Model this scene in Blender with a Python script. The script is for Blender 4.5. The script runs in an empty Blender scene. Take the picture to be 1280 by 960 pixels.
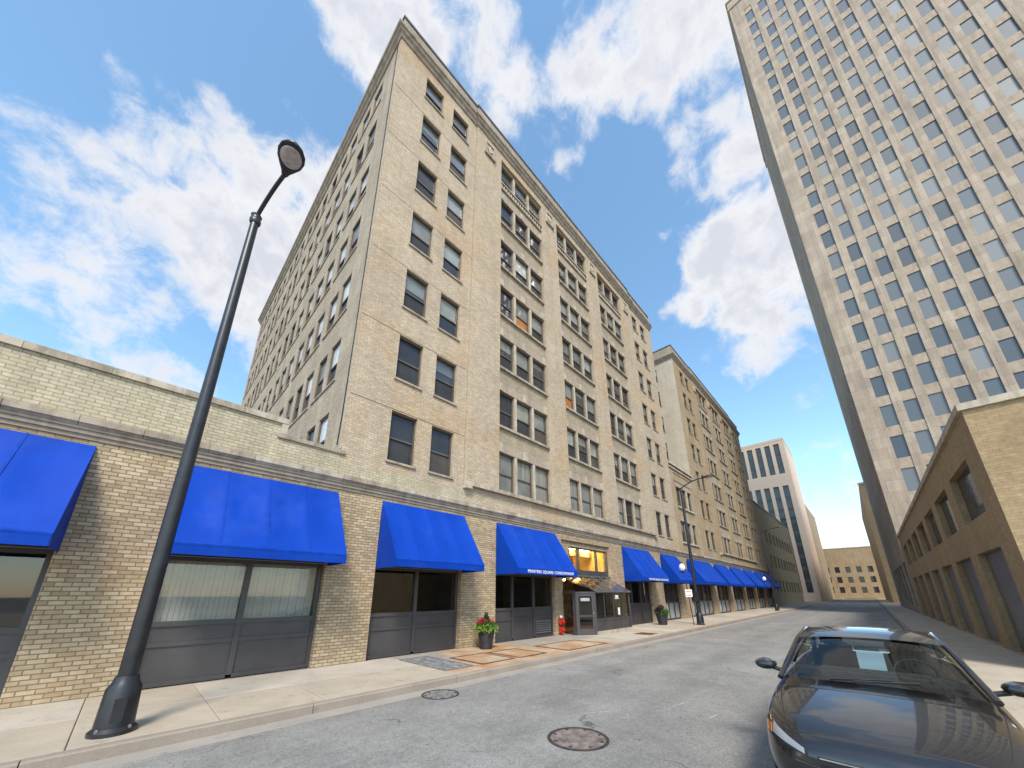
import bpy, bmesh, math, random
from mathutils import Vector, Matrix
from mathutils.bvhtree import BVHTree
R = math.radians
rnd = random.Random(7)
scene = bpy.context.scene
col = scene.collection

# ------------------------------------------------------------------ camera
FPX, PX, PY = 444.09, 640.0, 608.22            # focal length and principal point in 1280x960 pixels
pit, yaw, roll = R(16.952), R(43.974), R(0.2025)
CAM = Vector((-3.5525, -10.5455, 1.75))
fw = Vector((math.cos(pit)*math.cos(yaw), math.cos(pit)*math.sin(yaw), math.sin(pit)))
rt0 = fw.cross(Vector((0, 0, 1))).normalized()
dn0 = fw.cross(rt0)
rt = math.cos(roll)*rt0 + math.sin(roll)*dn0
dn = -math.sin(roll)*rt0 + math.cos(roll)*dn0
cd = bpy.data.cameras.new('camera')
cam = bpy.data.objects.new('camera', cd); col.objects.link(cam)
up, bk = -dn, -fw
cam.matrix_world = Matrix(((rt.x, up.x, bk.x, CAM.x), (rt.y, up.y, bk.y, CAM.y), (rt.z, up.z, bk.z, CAM.z), (0, 0, 0, 1)))
cd.sensor_fit = 'HORIZONTAL'; cd.sensor_width = 36; cd.lens = 36*FPX/1280
cd.shift_x = (640-PX)/1280; cd.shift_y = (PY-480)/1280
cd.clip_start = 0.05; cd.clip_end = 3000
scene.camera = cam
def pdir(u, v):
    d = rt*((u-PX)/FPX) + dn*((v-PY)/FPX) + fw
    return d.normalized()

# ------------------------------------------------------------------ sky, sun, exposure
SUN_TO = Vector((-0.58, -0.64, 1.0)).normalized()
EXPOSURE = 0.68
SKY_STRENGTH = 0.12
scene.view_settings.view_transform = 'Standard'; scene.view_settings.look = 'None'
scene.view_settings.exposure = EXPOSURE; scene.view_settings.gamma = 1
scene.view_settings.use_curve_mapping = False
world = bpy.data.worlds.new('World'); scene.world = world; world.use_nodes = True
wt = world.node_tree; wt.nodes.clear()
def wn(t, **k):
    n = wt.nodes.new(t)
    for a, b in k.items(): setattr(n, a, b)
    return n
def wmath(op, a, b=None, c=None, clamp=False):
    n = wn('ShaderNodeMath', operation=op); n.use_clamp = clamp
    for i, x in enumerate((a, b, c)):
        if x is None: continue
        if isinstance(x, (int, float)): n.inputs[i].default_value = x
        else: wt.links.new(x, n.inputs[i])
    return n.outputs[0]
sky = wn('ShaderNodeTexSky', sky_type='NISHITA'); sky.sun_disc = False
sky.sun_elevation = math.asin(SUN_TO.z); sky.sun_rotation = math.atan2(SUN_TO.x, SUN_TO.y)
sky.altitude = 200; sky.air_density = 1.0; sky.dust_density = 0.6; sky.ozone_density = 1.3
tc = wn('ShaderNodeTexCoord'); nrm = wn('ShaderNodeVectorMath', operation='NORMALIZE')
wt.links.new(tc.outputs['Generated'], nrm.inputs[0]); D = nrm.outputs[0]
# clouds on a plane overhead: direction divided by its height
sep = wn('ShaderNodeSeparateXYZ'); wt.links.new(D, sep.inputs[0])
hz = wmath('ADD', wmath('MAXIMUM', sep.outputs[2], 0.0), 0.35)
cv = wn('ShaderNodeVectorMath', operation='DIVIDE'); wt.links.new(D, cv.inputs[0])
cmb = wn('ShaderNodeCombineXYZ')
for i in range(3): wt.links.new(hz, cmb.inputs[i])
wt.links.new(cmb.outputs[0], cv.inputs[1])
def wnoise(scale, detail, rough, off, dist=0.0):
    mp = wn('ShaderNodeMapping'); mp.inputs['Location'].default_value = off
    wt.links.new(D, mp.inputs[0])
    n = wn('ShaderNodeTexNoise'); n.inputs['Scale'].default_value = scale; n.inputs['Detail'].default_value = detail
    n.inputs['Roughness'].default_value = rough; n.inputs['Distortion'].default_value = dist
    wt.links.new(mp.outputs[0], n.inputs['Vector']); return n.outputs[0]
n1 = wnoise(5.2, 10, 0.58, (3.1, 1.7, 0.4), 0.2)
n2 = wnoise(15, 10, 0.62, (9.1, 4.2, 2.0), 0.3)
dens = wmath('ADD', wmath('MULTIPLY', wmath('SUBTRACT', n1, 0.5), 2.0), wmath('MULTIPLY', wmath('SUBTRACT', n2, 0.5), 1.9))
# (pixel u, v, angular radius in degrees, weight): cloud banks and clear gaps
LOBES = [(560, 10, 7, .42), (470, 30, 5, .22), (425, 60, 3.5, .20), (500, 110, 6, .22), (690, 110, 6, .42), (640, 85, 4, .25), (745, 90, 4, .2),
         (830, 30, 8, .42), (885, 80, 5, .28), (803, 115, 2.6, .35), (713, 202, 1.6, .35), (838, 200, 3, .34),
         (345, 270, 10, .62), (335, 350, 7, .3), (395, 185, 4, .25), (250, 330, 12, .2), (60, 120, 12, .1), (180, 90, 7, -.3), (935, 250, 8, .50), (920, 340, 6, .45), (930, 440, 4.5, .5),
         (885, 310, 3, .25), (850, 397, 2.6, .38), (1000, 330, 9, .35), (700, 0, 4, -.25), (655, 30, 3, -.3), (360, 160, 4, -.35), (380, 110, 5, -.25), (600, 75, 3, -.2), (545, 150, 3, -.1),
         (345, 60, 6, -.3), (760, 190, 5, -.4), (800, 290, 7, -.45), (880, 145, 3, -.3), (870, 450, 5, -.35), (900, 530, 7, -.35),
         (780, 360, 5, -.4), (735, 40, 2.5, -.3), (650, 190, 3, -.25), (440, 130, 2.5, -.15), (920, 160, 3, .3)]
acc = None
for u, v, r, w in LOBES:
    d = pdir(u, v)
    dt = wn('ShaderNodeVectorMath', operation='DOT_PRODUCT'); wt.links.new(D, dt.inputs[0]); dt.inputs[1].default_value = d
    mr = wn('ShaderNodeMapRange', interpolation_type='SMOOTHERSTEP'); wt.links.new(dt.outputs['Value'], mr.inputs[0])
    mr.inputs[1].default_value = math.cos(R(r*1.5)); mr.inputs[2].default_value = 1.0
    mr.inputs[3].default_value = 0; mr.inputs[4].default_value = w*(.95 if w > 0 else 1.1)
    acc = mr.outputs[0] if acc is None else wmath('ADD', acc, mr.outputs[0])
tot = wmath('ADD', dens, acc)
mr = wn('ShaderNodeMapRange', interpolation_type='SMOOTHSTEP'); wt.links.new(tot, mr.inputs[0])
mr.inputs[1].default_value = -0.02; mr.inputs[2].default_value = 0.70; cfac = mr.outputs[0]
# cloud brightness: thick parts a little greyer
sh = wn('ShaderNodeMapRange'); wt.links.new(wmath('ADD', tot, wmath('MULTIPLY', wmath('SUBTRACT', n2, .5), 1.2)), sh.inputs[0])
sh.inputs[1].default_value = .35; sh.inputs[2].default_value = 1.2; sh.inputs[3].default_value = 0; sh.inputs[4].default_value = 1
cc = wn('ShaderNodeMix', data_type='RGBA'); wt.links.new(sh.outputs[0], cc.inputs['Factor'])
CL = 0.60/SKY_STRENGTH
cc.inputs['A'].default_value = (CL, CL, CL*1.02, 1); cc.inputs['B'].default_value = (CL*.74, CL*.77, CL*.86, 1)
hs = wn('ShaderNodeHueSaturation'); hs.inputs['Saturation'].default_value = 1.06; hs.inputs['Value'].default_value = 1.75; hs.inputs['Hue'].default_value = .488
wt.links.new(sky.outputs[0], hs.inputs['Color'])
mx = wn('ShaderNodeMix', data_type='RGBA'); wt.links.new(cfac, mx.inputs['Factor'])
wt.links.new(hs.outputs[0], mx.inputs['A']); wt.links.new(cc.outputs['Result'], mx.inputs['B'])
bg = wn('ShaderNodeBackground'); bg.inputs['Strength'].default_value = SKY_STRENGTH
wt.links.new(mx.outputs['Result'], bg.inputs['Color'])
wo = wn('ShaderNodeOutputWorld'); wt.links.new(bg.outputs[0], wo.inputs[0])
sl = bpy.data.lights.new('sun', 'SUN'); sl.energy = 3.0; sl.angle = R(16); sl.color = (1, .94, .84)
so = bpy.data.objects.new('sun', sl); col.objects.link(so)
so.rotation_euler = SUN_TO.to_track_quat('Z', 'Y').to_euler()
so.location = (0, -20, 60)

# ------------------------------------------------------------------ materials
def newmat(name):
    m = bpy.data.materials.new(name); m.use_nodes = True
    t = m.node_tree; b = t.nodes['Principled BSDF']
    return m, t, b
def L(t, a, b): t.links.new(a, b)
def noise(t, scale, detail=4, rough=.55, vec=None, dist=0):
    n = t.nodes.new('ShaderNodeTexNoise'); n.inputs['Scale'].default_value = scale
    n.inputs['Detail'].default_value = detail; n.inputs['Roughness'].default_value = rough; n.inputs['Distortion'].default_value = dist
    if vec is None:
        g = t.nodes.new('ShaderNodeNewGeometry'); vec = g.outputs['Position']
    L(t, vec, n.inputs['Vector']); return n.outputs['Fac']
def ramp(t, fac, stops):
    r = t.nodes.new('ShaderNodeValToRGB'); e = r.color_ramp.elements
    while len(e) < len(stops): e.new(.5)
    for el, (p, c) in zip(e, stops):
        el.position = p; el.color = (c, c, c, 1) if isinstance(c, (int, float)) else (*c, 1)
    L(t, fac, r.inputs[0]); return r.outputs[0]
def mix(t, f, a, b, mode='MIX'):
    n = t.nodes.new('ShaderNodeMix'); n.data_type = 'RGBA'; n.blend_type = mode
    for s, x in (('Factor', f), ('A', a), ('B', b)):
        if isinstance(x, (int, float)): n.inputs[s].default_value = x
        elif isinstance(x, tuple): n.inputs[s].default_value = (*x, 1)
        else: L(t, x, n.inputs[s])
    return n.outputs['Result']
def bump(t, b, h, strength, dist=.01):
    n = t.nodes.new('ShaderNodeBump'); n.inputs['Strength'].default_value = strength; n.inputs['Distance'].default_value = dist
    L(t, h, n.inputs['Height']); L(t, n.outputs[0], b.inputs['Normal'])
def stretch(t, sc):
    g = t.nodes.new('ShaderNodeNewGeometry'); mp = t.nodes.new('ShaderNodeMapping'); mp.inputs['Scale'].default_value = sc
    L(t, g.outputs['Position'], mp.inputs[0]); return mp.outputs[0]
def M_plain(name, c, rough=.6, var=.15, scale=3, metal=0, bmp=0, spec=.5, coat=0):
    m, t, b = newmat(name)
    f = noise(t, scale, 5)
    c2 = tuple(max(0, x*(1-2*var)) for x in c); c1 = tuple(min(1, x*(1+var)) for x in c)
    L(t, ramp(t, f, [(.3, c2), (.7, c1)]), b.inputs['Base Color'])
    b.inputs['Roughness'].default_value = rough; b.inputs['Metallic'].default_value = metal
    b.inputs['Specular IOR Level'].default_value = spec
    b.inputs['Coat Weight'].default_value = coat; b.inputs['Coat Roughness'].default_value = .03
    if bmp: bump(t, b, noise(t, scale*12, 4), bmp, .01)
    return m
def M_brick(name, c1, c2, mort, bw=.21, bh=.08, ms=.009, blot=.35, warm=None, streak=.25, bstr=.5):
    m, t, b = newmat(name)
    uv = t.nodes.new('ShaderNodeUVMap')
    br = t.nodes.new('ShaderNodeTexBrick'); L(t, uv.outputs[0], br.inputs['Vector'])
    br.inputs['Scale'].default_value = 1; br.inputs['Brick Width'].default_value = bw; br.inputs['Row Height'].default_value = bh
    br.inputs['Mortar Size'].default_value = ms; br.inputs['Mortar Smooth'].default_value = .2; br.inputs['Bias'].default_value = -.1
    br.inputs['Color1'].default_value = (*c1, 1); br.inputs['Color2'].default_value = (*c2, 1); br.inputs['Mortar'].default_value = (*mort, 1)
    c = br.outputs['Color']
    if warm:
        f = ramp(t, noise(t, .32, 4, .6), [(.50, 0), (.66, 1)])
        c = mix(t, mix(t, .55, (0, 0, 0), f), c, mix(t, 1, c, warm, 'MULTIPLY'))
    big = ramp(t, noise(t, .55, 6, .62), [(.30, 1-blot), (.70, 1.0)])
    c = mix(t, 1, c, big, 'MULTIPLY')
    st = ramp(t, noise(t, 1.0, 5, .6, stretch(t, (2.2, 2.2, .12))), [(.28, 1-streak), (.62, 1.0)])
    c = mix(t, 1, c, st, 'MULTIPLY')
    fine = ramp(t, noise(t, 9, 3), [(.25, .80), (.75, 1.08)])
    c = mix(t, 1, c, fine, 'MULTIPLY')
    L(t, c, b.inputs['Base Color']); b.inputs['Roughness'].default_value = .88; b.inputs['Specular IOR Level'].default_value = .25
    inv = t.nodes.new('ShaderNodeMath'); inv.operation = 'SUBTRACT'; inv.inputs[0].default_value = 1; L(t, br.outputs['Fac'], inv.inputs[1])
    bump(t, b, inv.outputs[0], bstr, .012)
    return m
def M_stone(name, c, var=.25, dirt=.5):
    m, t, b = newmat(name)
    c0 = tuple(x*(1-var) for x in c)
    a = ramp(t, noise(t, 2.2, 7, .65), [(.3, c0), (.68, c)])
    d = ramp(t, noise(t, 1.2, 6, .7, stretch(t, (3, 3, .8))), [(.30, 1-dirt), (.56, 1)])
    L(t, mix(t, 1, a, d, 'MULTIPLY'), b.inputs['Base Color'])
    b.inputs['Roughness'].default_value = .85; b.inputs['Specular IOR Level'].default_value = .25
    bump(t, b, noise(t, 40, 5), .25, .01); return m
def M_glass_opaque(name, c, rough=.03, spec=.7, var=.3, folds=0):
    m, t, b = newmat(name)
    f = noise(t, 1.3, 2) if not folds else noise(t, 1, 3, .5, stretch(t, (folds, folds, .3)))
    L(t, ramp(t, f, [(.3, tuple(x*(1-var) for x in c)), (.7, c)]), b.inputs['Base Color'])
    b.inputs['Roughness'].default_value = .6; b.inputs['Specular IOR Level'].default_value = .2
    b.inputs['Coat Weight'].default_value = spec; b.inputs['Coat Roughness'].default_value = rough; b.inputs['Coat IOR'].default_value = 1.5
    return m
def M_glass_clear(name, tint=(.93, .94, .94)):
    m, t, b = newmat(name); t.nodes.remove(b)
    tr = t.nodes.new('ShaderNodeBsdfTransparent'); tr.inputs[0].default_value = (*tint, 1)
    gl = t.nodes.new('ShaderNodeBsdfGlossy'); gl.inputs['Roughness'].default_value = .02
    lw = t.nodes.new('ShaderNodeLayerWeight'); lw.inputs[0].default_value = .5       # facing: same from both sides
    pw = t.nodes.new('ShaderNodeMath'); pw.operation = 'POWER'; L(t, lw.outputs['Facing'], pw.inputs[0]); pw.inputs[1].default_value = 4
    fr = t.nodes.new('ShaderNodeMath'); fr.operation = 'MULTIPLY_ADD'; L(t, pw.outputs[0], fr.inputs[0]); fr.inputs[1].default_value = .93; fr.inputs[2].default_value = .05
    ms = t.nodes.new('ShaderNodeMixShader'); L(t, fr.outputs[0], ms.inputs[0]); L(t, tr.outputs[0], ms.inputs[1]); L(t, gl.outputs[0], ms.inputs[2])
    L(t, ms.outputs[0], t.nodes['Material Output'].inputs[0]); return m
def M_emit(name, c, s):
    m, t, b = newmat(name); b.inputs['Base Color'].default_value = (*c, 1)
    b.inputs['Emission Color'].default_value = (*c, 1); b.inputs['Emission Strength'].default_value = s; return m

MT = {}
MT['brick'] = M_brick('buff_brick', (.58, .47, .34), (.46, .355, .245), (.385, .305, .22), warm=(1.05, .87, .66), blot=.18, streak=.12, bstr=.8)
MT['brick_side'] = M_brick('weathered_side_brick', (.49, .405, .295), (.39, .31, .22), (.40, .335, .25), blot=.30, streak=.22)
MT['brick_pale'] = M_brick('pale_common_brick', (.60, .52, .40), (.53, .45, .34), (.55, .49, .40), blot=.2, streak=.12)
MT['brick_tower2'] = M_brick('tan_brick', (.47, .36, .225), (.38, .28, .165), (.34, .265, .175), warm=(1.05, .82, .55), blot=.25, streak=.2)
MT['brick_podium'] = M_brick('pale_yellow_brick', (.56, .49, .35), (.47, .40, .27), (.33, .27, .18), ms=.008, blot=.2, streak=.2)
MT['brick_pier'] = M_brick('ochre_pier_brick', (.58, .455, .295), (.38, .27, .155), (.25, .185, .12), ms=.009, blot=.25, streak=.12, bstr=.8)
MT['brick_spandrel'] = M_brick('spandrel_brick', (.47, .385, .265), (.37, .29, .195), (.33, .28, .205), blot=.25, streak=.2)
MT['soldier'] = M_brick('soldier_brick', (.44, .34, .26), (.36, .27, .20), (.42, .37, .30), bw=.08, bh=.42, ms=.008, blot=.2, streak=.1)
MT['stone'] = M_stone('limestone', (.50, .43, .335))
MT['stone_dirty'] = M_stone('stained_limestone', (.43, .355, .27), .35, .5)
MT['stone_dark'] = M_stone('brown_moulding_stone', (.37, .30, .225), .3, .35)
MT['cornice_top'] = M_stone('grey_brown_cornice', (.43, .36, .28), .3, .45)
MT['parapet'] = M_brick('parapet_brick', (.42, .355, .27), (.36, .295, .215), (.38, .33, .26), blot=.25, streak=.3)
MT['coping'] = M_plain('dark_metal_coping', (.09, .08, .07), .55, .2, 2)
MT['joint'] = M_plain('joint_shadow_tone', (.15, .115, .085), .9, .3, 5)  # dark tone paints the shadow inside the joint
MT['frame'] = M_plain('brown_window_frame', (.095, .078, .064), .5, .15, 4)
MT['store'] = M_plain('dark_taupe_paint', (.060, .054, .054), .45, .12, 1.5, bmp=.03)
MT['steel'] = M_plain('grey_aluminium', (.17, .165, .165), .4, .1, 3, metal=.4)
MT['black'] = M_plain('black_enamel', (.018, .018, .02), .38, .2, 6)
MT['blind'] = M_glass_opaque('glass_over_pale_blind', (.42, .41, .37), var=.25)
MT['bright'] = M_glass_opaque('glass_painted_sky_glare', (.62, .62, .60), var=.15, spec=1); MT['bright'].node_tree.nodes['Principled BSDF'].inputs['Coat IOR'].default_value = 2.0  # pale base colour paints in bright sky reflected by the side sashes
MT['blind2'] = M_glass_opaque('glass_over_grey_shade', (.19, .19, .17), var=.35)
MT['curtain'] = M_glass_opaque('glass_over_curtain', (.26, .245, .20), var=.55, folds=9)
MT['dark'] = M_glass_opaque('dark_room_glass', (.030, .032, .036), var=.5)
MT['screen'] = M_glass_opaque('insect_screen', (.040, .038, .036), rough=.22, spec=.28, var=.4)
MT['screen2'] = M_glass_opaque('insect_screen_brown', (.085, .072, .06), rough=.3, spec=.2, var=.4)
MT['orange'] = M_glass_opaque('glass_over_orange_curtain', (.50, .17, .035), var=.5, spec=.4, folds=6)
MT['clear'] = M_glass_clear('clear_glass')
MT['smoke'] = M_glass_clear('smoked_glass', (.72, .72, .70))
MT['glint_shade'] = M_plain('pale_glint_shade', (.30, .29, .25), .8, .12, 1.5)  # window shades whose tone also paints reflected sky, three tints
MT['glint_shade2'] = M_plain('grey_glint_shade', (.17, .17, .155), .8, .15, 1.5)
MT['glint_shade3'] = M_plain('cream_glint_shade', (.40, .37, .29), .8, .1, 1.5)
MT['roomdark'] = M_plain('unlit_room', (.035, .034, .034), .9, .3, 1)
MT['room'] = M_plain('dim_room_wall', (.07, .062, .055), .9, .2, 1)
MT['lobby'] = M_plain('warm_lobby_wall', (.74, .56, .24), .8, .2, 1)
MT['wood'] = M_plain('lobby_wood', (.26, .12, .04), .5, .3, 3)
MT['vblind'] = M_plain('drawn_blind', (.40, .40, .34), .8, .12, 1)
MT['white'] = M_plain('white_paint', (.78, .78, .76), .5, .05, 4)
MT['pale_panel'] = M_plain('pale_grey_panel', (.36, .37, .35), .35, .25, 1.5)
MT['lamp_warm'] = M_emit('warm_lamp', (1, .70, .26), 26)
MT['globe'] = M_plain('opal_globe', (.80, .80, .80), .3, .03, 3)
MT['red'] = M_plain('red_enamel', (.52, .03, .018), .4, .2, 8)
MT['pot'] = M_plain('dark_planter_resin', (.028, .027, .028), .55, .3, 5)
MT['soil'] = M_plain('potting_soil', (.04, .028, .02), .95, .3, 20)
MT['rust'] = M_plain('rusty_steel', (.17, .068, .026), .85, .35, 9, bmp=.2)
MT['plate'] = M_plain('blue_grey_vault_plate', (.235, .24, .235), .6, .35, 7, bmp=.1)
MT['iron'] = M_plain('worn_cast_iron', (.235, .195, .17), .62, .3, 9, metal=.25, bmp=.2)
MT['iron_dark'] = M_plain('dark_cast_iron', (.05, .036, .032), .7, .3, 12, bmp=.2)
MT['tyre'] = M_plain('tyre_rubber', (.02, .02, .02), .8, .2, 10)
MT['chrome'] = M_plain('bright_metal', (.6, .6, .6), .15, .05, 2, metal=1)
MT['carpaint'] = M_plain('black_car_paint', (.008, .008, .009), .3, .1, 2, coat=1)
MT['carglass'] = M_glass_clear('car_glass', (.62, .66, .64)); MT['seat'] = M_plain('dark_seat_cloth', (.045, .043, .042), .85, .2, 12)
MT['lens'] = M_glass_opaque('headlamp_lens', (.42, .43, .45), spec=1, var=.6)
MT['amber'] = M_plain('amber_lens', (.6, .18, .03), .2, .1, 5, coat=1)
MT['plastic'] = M_plain('black_plastic', (.018, .018, .018), .5, .2, 8)
MT['leaf_lime'] = M_plain('lime_leaf', (.22, .34, .045), .5, .3, 30)
MT['leaf_green'] = M_plain('green_leaf', (.06, .14, .03), .5, .3, 30)
MT['leaf_dark'] = M_plain('dark_conifer', (.018, .05, .02), .6, .3, 30)
MT['leaf_red'] = M_plain('red_flower', (.42, .02, .025), .5, .3, 30)
MT['leaf_coral'] = M_plain('coral_flower', (.55, .16, .07), .5, .3, 30)
MT['leaf_purple'] = M_plain('purple_leaf', (.06, .018, .04), .5, .3, 30)
MT['stone_far'] = M_stone('far_pinkish_stone', (.70, .54, .41), .08, .1)
MT['stone_opp'] = M_brick('tower_limestone_panels', (.52, .42, .32), (.42, .335, .25), (.30, .25, .20), bw=1.62, bh=1.10, ms=.014, blot=.22, streak=.3, bstr=.3)
MT['stone_opp_trim'] = M_stone('tower_trim', (.44, .35, .26), .2, .3)
def m_tower_glass():
    m, t, b = newmat('tower_glass_mixed_blinds')
    g = t.nodes.new('ShaderNodeNewGeometry'); sn = t.nodes.new('ShaderNodeVectorMath'); sn.operation = 'SNAP'; ad = t.nodes.new('ShaderNodeVectorMath'); ad.operation = 'ADD'
    ad.inputs[1].default_value = (-45.9, 14.8, -6.5); L(t, g.outputs['Position'], ad.inputs[0]); L(t, ad.outputs[0], sn.inputs[0]); sn.inputs[1].default_value = (1.62, 1.62, 3.3)
    wnz = t.nodes.new('ShaderNodeTexWhiteNoise'); L(t, sn.outputs[0], wnz.inputs[0])
    c = ramp(t, wnz.outputs['Value'], [(.0, (.03, .04, .045)), (.45, (.06, .08, .09)), (.75, (.10, .11, .11)), (1.0, (.20, .20, .18))])
    L(t, c, b.inputs['Base Color']); b.inputs['Roughness'].default_value = .5; b.inputs['Coat Weight'].default_value = .8; b.inputs['Coat Roughness'].default_value = .03
    bump(t, b, noise(t, .8, 2), .08, .05); return m
MT['glass_tower'] = m_tower_glass()
MT['glass_far'] = M_glass_opaque('blue_grey_glass', (.05, .075, .085), spec=.8)
MT['roof'] = M_plain('roof_gravel', (.18, .17, .16), .95, .2, 5)
MT['far_brick'] = M_brick('far_orange_brick', (.44, .31, .17), (.36, .25, .13), (.34, .26, .17), blot=.2, streak=.1)
def m_awning():
    m, t, b = newmat('blue_awning_canvas')
    c = ramp(t, noise(t, .9, 4), [(.3, (.0015, .038, .30)), (.7, (.002, .046, .36))])
    dirt = ramp(t, noise(t, 1.0, 6, .65, stretch(t, (5, 1.2, .5))), [(.28, .90), (.60, 1.0)]); c = mix(t, 1, c, dirt, 'MULTIPLY')
    c = mix(t, mix(t, .10, (0, 0, 0), ramp(t, noise(t, .8, 6, .7), [(.5, 0), (.75, 1)])), c, (.12, .18, .36))
    L(t, c, b.inputs['Base Color']); b.inputs['Roughness'].default_value = .6; b.inputs['Specular IOR Level'].default_value = .12
    bump(t, b, noise(t, 1.6, 2, .4), .25, .05); return m
MT['awning'] = m_awning(); MT['awning_seam'] = M_plain('awning_seam', (.0022, .043, .33), .6, .12, 6, spec=.12)
def m_asphalt():
    m, t, b = newmat('worn_asphalt')
    sp = mix(t, 1, ramp(t, noise(t, 38, 4, .8), [(.32, .62), (.50, 1.0), (.68, 1.35)]), ramp(t, noise(t, 11, 3, .7), [(.3, .86), (.7, 1.1)]), 'MULTIPLY')
    big = ramp(t, noise(t, .8, 7, .65), [(.30, (.185, .178, .164)), (.68, (.265, .254, .234))])
    lane = ramp(t, noise(t, .6, 5, .6, stretch(t, (.15, 1.6, 1))), [(.35, .86), (.65, 1.05)])
    c = mix(t, 1, mix(t, 1, big, sp, 'MULTIPLY'), lane, 'MULTIPLY')
    g = t.nodes.new('ShaderNodeNewGeometry')
    wv = t.nodes.new('ShaderNodeTexNoise'); wv.inputs['Scale'].default_value = 1.6; wv.inputs['Detail'].default_value = 6
    L(t, g.outputs['Position'], wv.inputs['Vector'])
    va = t.nodes.new('ShaderNodeVectorMath'); va.operation = 'MULTIPLY_ADD'; L(t, wv.outputs['Color'], va.inputs[0]); va.inputs[1].default_value = (.9, .9, 0); L(t, g.outputs['Position'], va.inputs[2])
    vo = t.nodes.new('ShaderNodeTexVoronoi'); vo.feature = 'DISTANCE_TO_EDGE'; vo.inputs['Scale'].default_value = .42; L(t, va.outputs[0], vo.inputs['Vector'])
    ck = ramp(t, vo.outputs['Distance'], [(0.0, 1), (.011, 0)])
    msk = ramp(t, noise(t, .7, 3), [(.50, 0), (.60, 1)])
    ckm = mix(t, 1, ck, msk, 'MULTIPLY')
    c = mix(t, mix(t, .80, (0, 0, 0), ckm), c, (.05, .048, .045))
    oil = ramp(t, noise(t, .9, 5, .6, stretch(t, (.35, 1.1, 1))), [(.62, 1.0), (.78, .72)]); c = mix(t, 1, c, oil, 'MULTIPLY')
    spot = ramp(t, noise(t, 9, 4, .55), [(.285, 0.5), (.32, 1)])
    c = mix(t, 1, c, spot, 'MULTIPLY')
    L(t, c, b.inputs['Base Color']); b.inputs['Roughness'].default_value = .85; b.inputs['Specular IOR Level'].default_value = .3
    bump(t, b, noise(t, 90, 3, .7), .5, .01); return m
MT['asphalt'] = m_asphalt()
def m_conc(name, c, rust=0):
    m, t, b = newmat(name)
    a = ramp(t, noise(t, 1.1, 7, .65), [(.30, tuple(x*.78 for x in c)), (.66, c)])
    f = ramp(t, noise(t, 45, 3, .7), [(.3, .88), (.7, 1.06)])
    a = mix(t, 1, a, f, 'MULTIPLY')
    d = ramp(t, noise(t, 2.6, 6, .7), [(.30, .66), (.42, 1)])
    a = mix(t, 1, a, d, 'MULTIPLY')
    if rust:
        rf = ramp(t, noise(t, 1.0, 6, .68), [(.40, 0), (.66, 1)])
        a = mix(t, mix(t, rust, (0, 0, 0), rf), a, (.34, .145, .04))
    L(t, a, b.inputs['Base Color']); b.inputs['Roughness'].default_value = .9; b.inputs['Specular IOR Level'].default_value = .25
    bump(t, b, noise(t, 60, 3, .7), .3, .006); return m
MT['conc1'] = m_conc('warm_concrete', (.43, .365, .28)); MT['conc2'] = m_conc('pale_concrete', (.47, .415, .34)); MT['conc3'] = m_conc('grey_concrete', (.34, .30, .25))
MT['conc_rust'] = m_conc('rust_stained_concrete', (.46, .37, .26), .95)
MT['curb'] = m_conc('kerb_concrete', (.30, .25, .20)); MT['gutter'] = m_conc('gutter_concrete', (.33, .295, .25))
MT['ground'] = m_conc('city_ground', (.22, .21, .20))
MT['lobby_light'] = MT['lamp_warm']

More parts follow.
